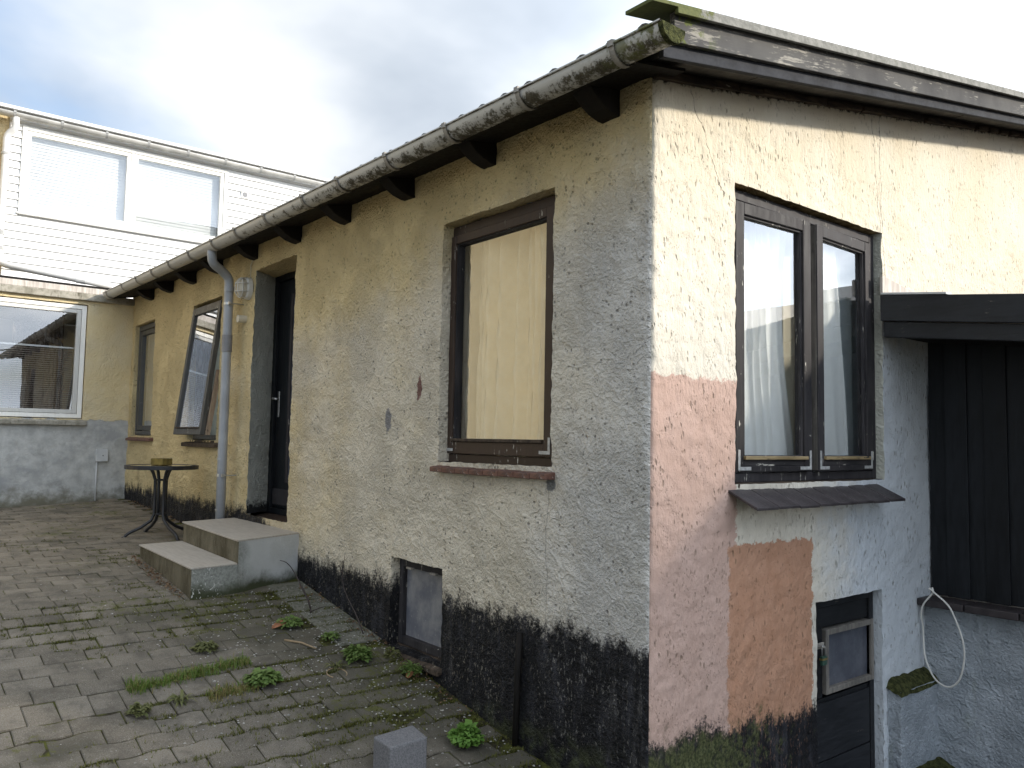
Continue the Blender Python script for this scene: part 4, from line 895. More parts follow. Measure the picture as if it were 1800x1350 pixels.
# lower window
lw = MB().frame(-2.54, -.525, .175, 1.545, .05, -.10, -.02, WW_).build('window', M['white_frame_paint'], wing, bevel=.004); lw['label'] = 'white framed window with a half drawn blind'
MB().frame(-2.485, -.580, .230, 1.490, .045, -.09, -.028, WW_).build('casement', M['white_frame_paint'], lw, bevel=.004); MB().box(-2.44, -.625, .275, 1.445, -.07, -.062, WW_).build('pane', M['double_glass'], lw)
MB().hexa([(XW - .05, -2.62, .085), (XW + .05, -2.62, .085), (XW + .05, -.47, .085), (XW - .05, -.47, .085)], [(XW - .05, -2.62, .165), (XW + .05, -2.62, .135), (XW + .05, -.47, .135), (XW - .05, -.47, .165)]).build('sill', M['coping_concrete'], lw, bevel=.008)
bl = thing('blind', 'horizontal slat blind covering the lower part of the white framed window', 'blind', (XW - .14, -1.5, .25)); k = MB()
MB().box(-2.44, -.62, 1.015, 1.035, -.16, -.13, WW_).build('head_rail', M['blind_white'], bl)
for i in range(30):
    z = .27 + i * .025; k.add([WW_(-2.43, z - .006, -.135), WW_(-.63, z - .006, -.135), WW_(-.63, z + .006, -.158), WW_(-2.43, z + .006, -.158)], [(0, 1, 2, 3)])
tag(k.build('blind_slats', M['blind_grey'], bl), kind='stuff')
curtain('curtain', 'dark drape behind the blind of the white framed window', WW_, -1.25, -.70, -.1, 1.5, -.35, 'dark_cloth', 5, .03, nv=6, seed=21)
# upper storey
core = MB(); core.box(-1.36, 6.5, 1.55, 2.79, -.30, -.012, WU); core.box(-1.36, -1.17, 2.79, 3.76, -.30, -.012, WU); core.box(1.30, 6.5, 2.79, 3.76, -.30, -.012, WU); core.box(-1.36, 6.5, 3.76, 3.95, -.30, -.012, WU); core.build('upper_wall', M['white_board'], wing)
z = 1.80; i = 0
while z < 3.93:
    h_ = .098
    for a, c in (((-1.355, 6.5),) if (z + h_ < 2.73 or z > 3.83) else ((-1.355, -1.225), (1.36, 6.5))):
        MB().hexa([WU(a, z, -.012), WU(a, z, .022), WU(c, z, .022), WU(c, z, -.012)], [WU(a, z + h_ - .007, -.012), WU(a, z + h_ - .007, .004), WU(c, z + h_ - .007, .004), WU(c, z + h_ - .007, -.012)]).build('cladding_board', M['white_board'], wing)
    z += h_; i += 1
b = MB(); b.box(-2.9, -1.362, 1.7, 3.95, -.3, -.02, WU); b.build('yellow_wall', M['yellow_plaster'], wing)
uw = MB(); uw.frame(-1.222, 1.357, 2.732, 3.828, .05, -.06, .028, WU); uw = uw.build('window', M['white_frame_paint'], wing, bevel=.004); uw['label'] = 'wide two pane white window of the upper storey'
for a, c in ((-1.170, .052), (.092, 1.305)):
    MB().frame(a, c, 2.785, 3.775, .048, -.05, .016, WU).build('casement', M['white_frame_paint'], uw, bevel=.004); MB().box(a + .048, c - .048, 2.833, 3.727, -.02, -.012, WU).build('pane', M['double_glass'], uw)
MB().box(.054, .09, 2.782, 3.778, -.06, .022, WU).build('mullion', M['white_frame_paint'], uw, bevel=.003); MB().box(-1.24, 1.375, 2.70, 2.728, -.03, .045, WU).build('sill', M['white_frame_paint'], uw, bevel=.003)
b = MB(); b.box(-1.3, 1.4, 2.5, 3.9, -1.3, -1.2, WU); b.build('room_partition', M['room_paint'], wing)
for nm, a, c, lab in (('blind', -1.13, .01, 'white slat blind behind the left pane of the upper window'), ('blind', .14, 1.26, 'white slat blind behind the right pane of the upper window')):
    bt_ = thing(nm, lab, 'blind', (XU - .1, (a + c) / 2, 2.85), 'blinds of the upper window'); k = MB(); MB().box(a, c, 3.70, 3.73, -.10, -.07, WU).build('head_rail', M['blind_white'], bt_)
    for i in range(21):
        z = 2.84 + i * .042; k.add([WU(a, z - .021, -.075), WU(c, z - .021, -.075), WU(c, z + .025, -.086), WU(a, z + .025, -.086)], [(0, 1, 2, 3)])
    tag(k.build('blind_slats', M['blind_white'], bt_), kind='stuff')
vt = MB(); vt.box(1.56, 1.67, 3.475, 3.575, .0, .03, WU); vo = vt.build('vent', M['white_plastic'], wing, bevel=.004)
k = MB()
for i in range(5): k.box(1.585, 1.645, 3.498 + i * .012, 3.503 + i * .012, .03, .034, WU)
k.tube([WU(1.615, 3.525, .028), WU(1.615, 3.525, .0335)], .036, 16); k.build('vent_grille', M['pipe_coupling'], vo)
YM = lambda u, v, w_: (v, u, w_)
gu = MB(); th = [math.pi * i / 12 for i in range(13)]; R2 = .055; xg = XU + .115; zg_ = 3.925
n13 = 13
ysg = [-2.9, 0, 3, 6.5]
for yy in ysg: gu.v += [(xg + R2 * math.cos(t), yy, zg_ - R2 * math.sin(t)) for t in th]
gu.f = [(i * n13 + k_, i * n13 + k_ + 1, (i + 1) * n13 + k_ + 1, (i + 1) * n13 + k_) for i in range(3) for k_ in range(12)]; gu.mi = [0] * len(gu.f)
ug = gu.build('gutter', M['pale_gutter'], wing, smooth=True, solid=.004)
for i in range(12):
    yy = -1.85 + i * .52; k = MB(); a = [(xg + .0585 * math.cos(t), zg_ - .0585 * math.sin(t)) for t in th]
    k.add([(x_, yy + dy_, z_) for dy_ in (-.014, .014) for x_, z_ in a], [(j, j + 1, 13 + j + 1, 13 + j) for j in range(12)]); k.box(xg + .05, xg + .064, yy - .014, yy + .014, zg_ - .006, zg_ + .014); k.build('bracket', M['wing_bracket'], ug, solid=.003)
b = MB(); b.hexa([(XU - .3, -2.9, 3.985), (XU + .10, -2.9, 3.985), (XU + .10, 6.5, 3.985), (XU - .3, 6.5, 3.985)], [(XU - .3, -2.9, 4.06), (XU + .10, -2.9, 4.025), (XU + .10, 6.5, 4.025), (XU - .3, 6.5, 4.06)]); b.build('roof_edge', M['white_board'], wing, bevel=.004)
b = MB(); b.box(-2.9, 6.5, 3.952, 3.980, -.30, .055, WU); b.build('eaves_soffit', M['gutter_bracket'], wing)
b = MB(); b.hexa([(-13.5, -2.9, 4.3), (XU - .31, -2.9, 3.99), (XU - .31, 6.5, 3.99), (-13.5, 6.5, 4.3)], [(-13.5, -2.9, 4.36), (XU - .31, -2.9, 4.05), (XU - .31, 6.5, 4.05), (-13.5, 6.5, 4.36)]); b.build('roof', M['fibre_cement_roof'], wing)
pth = [(xg, -1.31, zg_ - .05), (xg, -1.31, zg_ - .14)] + bez((xg, -1.31, zg_ - .16), (xg, -1.31, zg_ - .22), (XU + .055, -1.385, zg_ - .22), (XU + .055, -1.39, zg_ - .32), 6) + [(XU + .055, -1.395, 3.0), (XU + .055, -1.40, 2.16)] + bez((XU + .055, -1.40, 2.15), (XU + .055, -1.40, 2.05), (XU + .12, -1.36, 2.03), (XU + .20, -1.27, 2.005), 6)[1:] + [(-8.82, -.60, 1.895), (-8.68, -.24, 1.84)]
wp = MB().tube(pth, .040, 14).build('downpipe', M['white_pipe'], wing, smooth=True)
for a, c in ((3.40, 3.43), (2.40, 2.46), (2.22, 2.26)): MB().tube([(XU + .055, -1.395, a), (XU + .055, -1.395, c)], .045, 14).build('pipe_clip', M['wing_bracket'], wp)
MB().tube([(-8.825, -.61, 1.896), (-8.785, -.51, 1.882)], .046, 14).build('coupling', M['white_pipe'], wp)
# meter box with conduit
mbx = thing('meter_box', 'small grey cable box with a thin conduit on the cement render', 'cable box', (XW + .03, -.285, -.88))
MB().box(-.352, -.218, -.345, -.195, .004, .045, WW_).build('cover', M['grey_plastic'], mbx, bevel=.006); MB().tube([WW_(-.275, -.272, .044), WW_(-.275, -.272, .048)], .009, 10).build('lock', M['pipe_coupling'], mbx); MB().tube([WW_(-.335, -.35, .018), WW_(-.333, -.87, .018)], .009, 8).build('conduit', M['grey_plastic'], mbx, smooth=True)

# ------------------------------------------------------------------ wall lamp and cable stub
lp = thing('wall_lamp', 'white caged bulkhead lamp on the wall beside the entrance door', 'lamp', (-4.665, 0, 1.20))
def oval(a, b_, w_, n=20, u0=-4.665, v0=1.296): return [FA(u0 + a * math.cos(t), v0 + b_ * math.sin(t), w_) for t in [2 * math.pi * i / n for i in range(n)]]
def loft(rings, mb, cap=True):
    n = len(rings[0]); b0 = []
    for r_ in rings: b0 += r_
    f = [(i * n + k_, i * n + (k_ + 1) % n, (i + 1) * n + (k_ + 1) % n, (i + 1) * n + k_) for i in range(len(rings) - 1) for k_ in range(n)]
    if cap: f.append(tuple(range((len(rings) - 1) * n, len(rings) * n)))
    return mb.add(b0, f)
loft([oval(.072, .100, 0), oval(.072, .100, .035), oval(.064, .092, .046)], MB()).build('base', M['white_plastic'], lp, smooth=False, bevel=.002)
loft([oval(.055, .082, .046), oval(.053, .080, .075), oval(.043, .070, .10), oval(.022, .04, .115)], MB()).build('diffuser', M['lamp_plastic'], lp, smooth=True)
cg = MB(); cg.tube([Vector(p) for p in oval(.060, .088, .085)] + [Vector(oval(.060, .088, .085)[0])], .0045, 6)
for du in (-.028, .028): cg.tube([FA(-4.665 + du, 1.296 - .092, .04), FA(-4.665 + du, 1.296 - .080, .095), FA(-4.665 + du, 1.296 - .04, .122), FA(-4.665 + du, 1.296 + .04, .122), FA(-4.665 + du, 1.296 + .080, .095), FA(-4.665 + du, 1.296 + .092, .04)], .0045, 6)
for dv in (-.035, .035): cg.tube([FA(-4.665 - .066, 1.296 + dv, .04), FA(-4.665 - .056, 1.296 + dv, .095), FA(-4.665 - .028, 1.296 + dv, .124), FA(-4.665 + .028, 1.296 + dv, .124), FA(-4.665 + .056, 1.296 + dv, .095), FA(-4.665 + .066, 1.296 + dv, .04)], .0045, 6)
cg.build('cage', M['white_plastic'], lp, smooth=True)
MB().tube([(-4.64, -.01, 1.39), (-4.62, -.015, 1.45), (-4.645, -.01, 1.50), (-4.60, -.008, 1.54), (-4.62, -.01, 1.60)], .004, 6).build('cable', M['lamp_plastic'], lp, smooth=True)
k = MB(); k.tube([(-4.735, .01, 1.03), (-4.735, -.075, 1.03)], .034, 14); tag(k.build('vent_stub', M['lamp_plastic']), 'short pale pipe stub sticking out of the wall beside the downpipe', 'pipe stub')

# ------------------------------------------------------------------ round table and the box on it
TX, TY, TZ = -5.56, -.42, -.290; GT = float(gz(TX, TY))
tb = thing('garden_table', 'small round black bistro table with a smoked glass top by the steps', 'table', (TX, TY, GT))
def ringp(r_, z, n=40): return [(TX + r_ * math.cos(2 * math.pi * i / n), TY + r_ * math.sin(2 * math.pi * i / n), z) for i in range(n)]
loft([ringp(.285, TZ - .004), ringp(.285, TZ + .003)], MB()).build('glass_top', M['smoked_glass'], tb)
k = MB(); n = 40; rg = [ringp(.284, TZ - .030), ringp(.318, TZ - .030), ringp(.318, TZ + .006), ringp(.284, TZ + .006), ringp(.284, TZ - .030)]
vv = sum(rg, []); k.add(vv, [(i * n + j, i * n + (j + 1) % n, (i + 1) * n + (j + 1) % n, (i + 1) * n + j) for i in range(4) for j in range(n)]); k.build('rim', M['table_metal'], tb, bevel=.003)
va = math.atan2(CAM.y - TY, CAM.x - TX)
for ai in (va + .55, va - 1.35, va + 2.15, va + 3.55):
    cx_, sx_ = math.cos(ai), math.sin(ai)
    pts = [(.10, TZ - .02), (.075, TZ - .06), (.052, TZ - .13), (.05, TZ - .30), (.05, TZ - .44), (.075, TZ - .50), (.16, TZ - .56), (.25, TZ - .60), (.285, TZ - .625), (.30, TZ - .66)]
    xf, yf = TX + .31 * cx_, TY + .31 * sx_; zf = float(gz(xf, yf)); pts.append((.315, zf + .004 - 0))
    MB().tube([(TX + r_ * cx_, TY + r_ * sx_, z) for r_, z in pts], .0145, 10).build('leg', M['table_metal'], tb, smooth=True)
for z in (TZ - .13, TZ - .44): MB().tube([(TX + .047 * math.cos(t), TY + .047 * math.sin(t), z) for t in np.linspace(0, 2 * math.pi, 17)], .008, 6).build('ring', M['table_metal'], tb, smooth=True)
bx = MB(); c0, s0 = math.cos(.5), math.sin(.5); bxy = [(TX - .02 + a * c0 - b_ * s0, TY + .0 + a * s0 + b_ * c0) for a, b_ in ((-.075, -.06), (.075, -.06), (.075, .06), (-.075, .06))]
bx.hexa([(x, y, TZ + .0045) for x, y in bxy], [(x, y, TZ + .068) for x, y in bxy]); tag(bx.build('planter_box', M['mossy_box'], bevel=.008, seg=3), 'small mossy brown block lying on the round table', 'block')

# ------------------------------------------------------------------ shed and low wall to the right of the gable
sh = thing('shed', 'black boarded lean to shed beside the gable', 'shed', (1.5, 3.5, -.9))
fz = lambda x: -.118 * x
def fbeam(zb, zt, y0, y1, x0, x1, mb): return mb.hexa([(x0, y0, zb + fz(x0)), (x1, y0, zb + fz(x1)), (x1, y1, zb + fz(x1)), (x0, y1, zb + fz(x0))], [(x0, y0, zt + fz(x0)), (x1, y0, zt + fz(x1)), (x1, y1, zt + fz(x1)), (x0, y1, zt + fz(x0))])
fbeam(.735, .886, 1.95, 1.985, .03, 2.75, MB()).build('fascia_board', M['black_fascia_wood'], sh, bevel=.004)
fbeam(.642, .733, 1.975, 2.02, .035, 2.75, MB()).build('fascia_board', M['black_fascia_wood'], sh, bevel=.004)
k = MB(); fbeam(.888, .900, 1.945, 2.02, .035, .40, k); k.build('metal_edging', M['grey_plastic'], sh, bevel=.002)
k = MB(); k.add([(.022, 2.0, .905), (.022, 2.03, .905), (.022, 2.42, .955), (.022, 2.06, 1.0), (.022, 2.0, 1.005), (.004, 2.0, .905), (.004, 2.03, .905), (.004, 2.42, .955), (.004, 2.06, 1.0), (.004, 2.0, 1.005)], [(0, 1, 2, 3, 4), (9, 8, 7, 6, 5), (0, 4, 9, 5), (4, 3, 8, 9), (3, 2, 7, 8), (2, 1, 6, 7), (1, 0, 5, 6)]); k.build('wall_flashing', M['coping_flashing'], sh, bevel=.002)
k = MB(); k.hexa([(.03, 2.021, .862), (2.75, 2.021, .862 + fz(2.72)), (2.75, 4.7, 1.15 + fz(2.72)), (.03, 4.7, 1.15)], [(.03, 2.021, .884), (2.75, 2.021, .884 + fz(2.72)), (2.75, 4.7, 1.172 + fz(2.72)), (.03, 4.7, 1.172)]); k.build('roof', M['tarred_wood'], sh)
k = MB(); k.hexa([(.03, 2.03, .655), (2.75, 2.03, .655 + fz(2.72)), (2.75, 2.62, .655 + fz(2.72)), (.03, 2.62, .655)], [(.03, 2.03, .67), (2.75, 2.03, .67 + fz(2.72)), (2.75, 2.62, .67 + fz(2.72)), (.03, 2.62, .67)]); k.build('soffit', M['tarred_wood'], sh)
x = .012; i = 0
while x < 2.7:
    wd_ = .118; off = .018 * (i % 2)
    MB().box(x - .008 * (i % 2), x + wd_ - .006 + .008 * (i % 2), 2.585 - off, 2.605 - off, -.90, .66 + fz(x)).build('wall_board', M['black_wood'], sh, bevel=.003); x += wd_ * .93; i += 1
k = MB(); k.box(.02, 2.75, 2.61, 4.7, -.9, .60 - .33); k.box(.02, 2.4, 2.61, 4.7, .27, .40); k.build('shed_body', M['black_wood'], sh)
rw = thing('retaining_wall', 'low whitewashed wall with a dark coping under the shed', 'wall', (1.4, 2.5, -2.6))
wall('wall_face', rw, [M['shaded_white_plaster']], lambda u, v, w_: (u, 2.5 - w_, v), None, line_set(.0, 2.8, lambda u: .0125 if u < 1 else .03, []), line_set(-2.7, -.955, .0125, []), [], amp=1.4, seed=80., org=(0, 0, 0))
x = -.0
for L in (.27, .29, .30, .30, .30, .30, .30, .30): MB().box(x + .004, x + L - .004, 2.40 + (.0 if x else .002), 2.585, -.948 + random.uniform(-.002, .002), -.905 + random.uniform(-.002, .002)).build('coping_slab', M['dark_slate_tile'], rw, bevel=.006); x += L
def lump(parent, name, x1, y0, y1, zt, mtl, top, seed):
    n1_, n2_ = 14, 26; m__ = MB()
    # a rounded, rendered stub: side face (-y), front face (+x) and a lumpy mossy top
    us_ = np.concatenate([np.linspace(0, x1, n1_), np.linspace(x1, x1, n2_)]); 
    path_ = [(x_, y0) for x_ in np.linspace(.0, x1, n1_)] + [(x1, y_) for y_ in np.linspace(y0, y1, n2_)[1:]]
    zs_ = np.linspace(-2.7, zt, 60); pts = np.array([[(p[0], p[1], z) for z in zs_] for p in path_])
    nr = np.array([(-.0, -1, 0)] * n1_ + [(1, 0, 0)] * (n2_ - 1), float); q = pts + seed
    dsp = .012 * perlin(q * 7) + .008 * perlin(q * 22); pts = pts + nr[:, None, :] * dsp[..., None]
    nz_ = len(zs_); m__.v = pts.reshape(-1, 3).tolist(); m__.f = [(i * nz_ + j, (i + 1) * nz_ + j, (i + 1) * nz_ + j + 1, i * nz_ + j + 1) for i in range(len(path_) - 1) for j in range(nz_ - 1)]; m__.mi = [0] * len(m__.f)
    o = m__.build(name, M[mtl], parent, smooth=True)
    t_ = MB(); g_ = 16
    X_, Y_ = np.meshgrid(np.linspace(-.01, x1 + .012, g_), np.linspace(y0 - .012, y1 + .01, g_), indexing='ij'); q = np.stack([X_, Y_, X_ * 0], -1) + seed
    ed_ = np.minimum(np.minimum((x1 + .012 - X_), (Y_ - y0 + .012)) / .05, 1); Z_ = zt - .02 + .045 * np.sqrt(np.clip(ed_, 0, 1)) + .016 * perlin(q * 16) + .010 * perlin(q * 40) + (.03 - X_ * .4)
    t_.v = np.stack([X_, Y_, Z_], -1).reshape(-1, 3).tolist(); t_.f = [(i * g_ + j, (i + 1) * g_ + j, (i + 1) * g_ + j + 1, i * g_ + j + 1) for i in range(g_ - 1) for j in range(g_ - 1)]; t_.mi = [0] * len(t_.f)
    t_.build(top, M['mossy_top'], o, smooth=True)
lump(rw, 'buttress', .075, 2.03, 2.50, -1.385, 'shaded_white_plaster', 'moss_cap', 5.); lump(rw, 'lower_buttress', .20, 2.16, 2.50, -1.86, 'shaded_white_plaster', 'moss_cap', 9.)
bp = MB().box(-.020, .0, 1.975, 2.0, -1.18, -1.06) if False else None
cl = MB(); LP = [(.096, 2.40, -.832), (.108, 2.392, -.858), (.085, 2.39, -.886), (.041, 2.395, -.94), (.006, 2.41, -1.01), (-.002, 2.44, -1.075), (.004, 2.44, -1.179), (.035, 2.43, -1.27), (.083, 2.42, -1.36), (.128, 2.42, -1.395), (.173, 2.42, -1.401), (.212, 2.42, -1.375), (.244, 2.42, -1.322), (.265, 2.42, -1.208), (.262, 2.415, -1.13), (.249, 2.405, -1.062), (.222, 2.395, -.98), (.195, 2.385, -.915), (.125, 2.38, -.863), (.085, 2.385, -.835)]
LP = [p if p[0] > .02 else (.022, p[1], p[2]) for p in LP]
def smooth_path(P, it=2):
    P = [np.array(p, float) for p in P]
    for _ in range(it):
        Q = [P[0]]
        for a, c in zip(P[:-1], P[1:]): Q += [.75 * a + .25 * c, .25 * a + .75 * c]
        P = Q + [P[-1]]
    return [tuple(p) for p in P]
tag(cl.tube(smooth_path(LP), .0055, 8).build('cable_loop', M['white_plastic'], smooth=True), 'loop of pale grey cable hanging from the dark coping', 'cable')

# ------------------------------------------------------------------ loose things on the paving
cb = MB(); cbx = [(-.952, -.765), (-.812, -.758), (-.826, -.556), (-.972, -.545)]
cb.hexa([(x, y, float(gz(x, y)) + .003) for x, y in cbx], [(x, y, -1.335 + .02 * (x + .95) * -4) for x, y in cbx]); tag(cb.build('concrete_block', M['block_concrete'], bevel=.009, seg=3), 'grey concrete paving block lying loose on the yard', 'block')
def leaf(mb, p, az, L, wd_, lift, droop, seg=3, twist=0.):
    c_, s_ = math.cos(az), math.sin(az); P = []
    for i in range(seg + 1):
        t = i / seg; r_ = L * t; z = lift * L * math.sin(t * math.pi * .62) - droop * L * t * t; wv = wd_ * math.sin(math.pi * (.12 + .80 * t)) * (1 - .25 * t)
        P.append((r_, z, wv))
    vs_ = []
    for r_, z, wv in P:
        for q in (-1, 1): vs_.append((p[0] + r_ * c_ - q * wv * s_, p[1] + r_ * s_ + q * wv * c_, p[2] + z + q * wv * twist))
    mb.add(vs_, [(2 * i, 2 * i + 1, 2 * i + 3, 2 * i + 2) for i in range(seg)])
def weed(px, py, rad, nl, mtl, label, hgt=.7, leafw=.2, spread=1.0, kind='rosette'):
    m__ = MB(); z0 = float(gz(px, py)) + .002
    for i in range(nl):
        a = random.uniform(0, 6.283); q = random.random(); L = rad * (.35 + .6 * random.random()); r0 = rad * .55 * math.sqrt(random.random()) * (1 if kind == 'bush' else .35)
        p = (px + r0 * math.cos(a) * spread, py + r0 * math.sin(a) * spread, z0 + (rad * hgt * (1 - r0 / rad) * random.uniform(.2, 1) if kind == 'bush' else .002))
        leaf(m__, p, a + random.uniform(-.6, .6), L * (.45 if kind == 'bush' else 1), L * leafw * .62 * random.uniform(.6, 1.2) * (.75 if kind == 'bush' else 1), random.uniform(.15, 1.0) * hgt, random.uniform(.1, .5), 3, random.uniform(-.4, .4))
    return tag(m__.build('weed_plant', M[mtl]), label, 'weed', 'weeds growing between the paving stones')
weed(-2.589, -.444, .10, 260, 'weed_green', 'green weed clump beside a fallen brown leaf near the steps', .6, .34, 1.0, 'bush')
weed(-2.417, -1.03, .095, 220, 'dull_green', 'dull green weed on bare stone left of the grass strip', .55, .32, 1.0, 'bush')
weed(-1.975, -.29, .115, 300, 'weed_green', 'bright weed tuft left of the cellar window foot', .75, .32, 1.0, 'bush')
weed(-1.908, -.892, .12, 340, 'weed_green', 'bushy green weed at the near end of the grass strips', .6, .34, 1.0, 'bush')
weed(-2.31, -.30, .075, 150, 'weed_green', 'small weed by the pale slabs along the plinth', .6, .34, 1.0, 'bush')
weed(-1.935, -.452, .08, 40, 'dull_green', 'thin weed with a curled straw at its foot', .6, .15)
weed(-1.819, -1.529, .075, 170, 'dull_green', 'dark weed in the joint at the border course, farthest left', .7, .34, 1.0, 'bush')
weed(-1.872, -1.323, .08, 55, 'dull_green', 'yellowish weed in bare soil at the border course', .7, .18)
weed(-.936, -.257, .105, 330, 'fresh_green', 'bright green bushy weed near the concrete block', 1.0, .42, 1.0, 'bush')
weed(-1.700, -.10, .085, 120, 'weed_green', 'small green weed behind the orange leaf at the plinth', .9, .35, 1, 'bush')
weed(-1.935, -.09, .07, 80, 'dull_green', 'tiny weed in the corner under the cellar window', .9, .32, 1, 'bush')
weed(-4.95, -.50, .07, 50, 'dull_green', 'low moss tuft under the round table', .5, .25)
def grass_strip(label, pts, dens, mtls, hh):
    m__ = MB()
    for (a, c) in zip(pts[:-1], pts[1:]):
        L = math.dist(a, c)
        for i in range(int(L * dens)):
            t = random.random(); x_ = a[0] + (c[0] - a[0]) * t + random.gauss(0, .028) + .035 * float(perlin(np.array([t * 4, L * 9, a[1] * 3]))); y_ = a[1] + (c[1] - a[1]) * t; p = (x_, y_, float(gz(x_, y_)) - .004)
            az = random.uniform(0, 6.283); L2 = (.35 + .75 * random.random() ** 1.6) * hh * (.65 + .8 * abs(float(perlin(np.array([x_ * 9, y_ * 11, .5]))))); ln = random.uniform(.2, 1.1); w_ = random.uniform(.0012, .0024); c_, s_ = math.cos(az), math.sin(az)
            m__.add([(p[0] - s_ * w_, p[1] + c_ * w_, p[2]), (p[0] + s_ * w_, p[1] - c_ * w_, p[2]), (p[0] + c_ * L2 * ln * .4 + s_ * w_ * .7, p[1] + s_ * L2 * ln * .4 - c_ * w_ * .7, p[2] + L2 * .6), (p[0] + c_ * L2 * ln * .4 - s_ * w_ * .7, p[1] + s_ * L2 * ln * .4 + c_ * w_ * .7, p[2] + L2 * .6), (p[0] + c_ * L2 * ln, p[1] + s_ * L2 * ln, p[2] + L2 * (.9 - .45 * ln * ln))], [(0, 1, 2, 3), (3, 2, 4)], random.choices(range(len(mtls)), [3, 1] if len(mtls) == 2 else [1])[0])
    return tag(m__.build('grass', [M[q] for q in mtls]), label, 'grass', kind='stuff')
grass_strip('green grass growing along a joint of the paving', [(-2.075, -1.52), (-2.10, -1.30), (-2.15, -1.05), (-2.19, -.86)], 2600, ['grass_green', 'grass_yellow'], .078)
grass_strip('yellowing grass along the border joint of the paving', [(-1.85, -1.20), (-1.875, -1.05), (-1.89, -.93)], 2600, ['grass_yellow', 'grass_green'], .062)
# moss and grass tufts in the joints, one mass
ms = MB(); cand = []
for k_ in range(60000):
    x_ = random.uniform(-5.8, .5); y_ = random.uniform(-2.6, -.02)
    if in_steps(x_, y_): continue
    d_ = perlin(np.array([x_ * 1.7, y_ * 1.7, .5])) + .5 * perlin(np.array([x_ * 6, y_ * 6, 9.5])); 
    bias = .10 * (1 if y_ > -1.2 else 0) + (.08 if x_ > -3.3 else -.24) + (.20 if y_ > -.25 and x_ > -1.7 else 0)
    if d_ + bias < .17 + random.uniform(-.1, .25): continue
    # snap to a joint
    if x_ < -2.105: r_ = round((x_ + 2.105) / .14); x_ = -2.105 + r_ * .14 + random.gauss(0, .005)
    elif x_ > -1.893:
        r_ = round((x_ + 1.893) / WW); x_ = -1.893 + r_ * WW + random.gauss(0, .006)
        if random.random() < .25: x_ += random.uniform(0, WW)
    else: x_ = random.choice((-2.105, -1.895)) + random.gauss(0, .006)
    if random.random() < .3 and x_ < -2.105: x_ += random.uniform(0, .14); y_ = round(y_ / .1025) * .1025 + random.gauss(0, .006)
    z_ = float(gz(x_, y_)) - .006
    for q in range(random.choice((2, 3, 4))):
        az = random.uniform(0, 6.283); L2 = random.uniform(.006, .022); w_ = random.uniform(.0018, .004); c_, s_ = math.cos(az), math.sin(az); ln = random.uniform(.4, 1.2)
        x2, y2 = x_ + random.gauss(0, .006), y_ + random.gauss(0, .008)
        ms.add([(x2 - s_ * w_, y2 + c_ * w_, z_), (x2 + s_ * w_, y2 - c_ * w_, z_), (x2 + c_ * L2 * ln, y2 + s_ * L2 * ln, z_ + L2)], [(0, 1, 2)])
tag(ms.build('moss', M['moss_green']), 'moss and fine grass sprouting from the paving joints', 'moss', kind='stuff')
gv = MB()
def pebble(mb, x_, y_, z_, r_):
    o_ = [(r_ * random.uniform(.6, 1.2), 0, 0), (-r_ * random.uniform(.6, 1.2), 0, 0), (0, r_ * random.uniform(.5, 1), 0), (0, -r_ * random.uniform(.5, 1), 0), (0, 0, r_ * random.uniform(.3, .6)), (0, 0, -r_ * .4)]; a = random.uniform(0, 6.28); c_, s_ = math.cos(a), math.sin(a)
    mb.add([(x_ + p[0] * c_ - p[1] * s_, y_ + p[0] * s_ + p[1] * c_, z_ + p[2]) for p in o_], [(0, 2, 4), (2, 1, 4), (1, 3, 4), (3, 0, 4), (2, 0, 5), (1, 2, 5), (3, 1, 5), (0, 3, 5)])
for i in range(1900):
    x_ = random.gauss(-2.2, .95); y_ = -abs(random.gauss(0, .62)) - .03
    if in_steps(x_, y_) or x_ < -4.4 or x_ > .3: continue
    pebble(gv, x_, y_, float(gz(x_, y_)) + .001, random.uniform(.002, .010))
tag(gv.build('gravel', M['gravel_grey']), 'pale grit scattered over the paving near the plinth', 'gravel', kind='stuff')
lt = MB()
for i in range(420):
    if i < 170: t = random.random(); x_, y_ = -4.62 + 1.38 * t, -.86 - .03 * t - abs(random.gauss(0, .035))
    elif i < 300: x_, y_ = random.uniform(-8.3, -6.2), -abs(random.gauss(.02, .05)) - .01
    else: x_, y_ = random.uniform(-3.3, -1.2), -abs(random.gauss(.0, .05)) - .02
    leaf(lt, (x_, y_, float(gz(x_, y_)) + random.uniform(.001, .012)), random.uniform(0, 6.28), random.uniform(.012, .035), random.uniform(.004, .010), random.uniform(.1, .8), .3, 2, random.uniform(-.8, .8))
tag(lt.build('leaf_litter', M['litter_brown']), 'dry brown leaf litter gathered along the steps and walls', 'leaves', kind='stuff')
for (x_, y_, a, L, lab) in ((-2.60, -.56, 1.2, .10, 'curled brown leaf beside the green weed near the steps'), (-1.672, -.145, 2.0, .065, 'orange brown leaf on the paving under the cellar window')):
    k = MB(); leaf(k, (x_, y_, float(gz(x_, y_)) + .006), a, L, L * .30, .35, .1, 5, .5); tag(k.build('dry_leaf', M['dry_leaf_brown'], smooth=True), lab, 'leaf', 'fallen leaves')
tw = MB(); g0 = float(gz(-2.75, -.23)); tw.tube(smooth_path([(-2.746, -.233, g0 - .01), (-2.83, -.2, -1.10), (-2.96, -.2, -1.05), (-3.06, -.2, -.965), (-3.17, -.2, -.91), (-3.262, -.2, -.893), (-3.345, -.2, -.897)], 1), [.0055] * 4 + [.0045] * 4 + [.003] * 5 + [.002], 6) if False else None
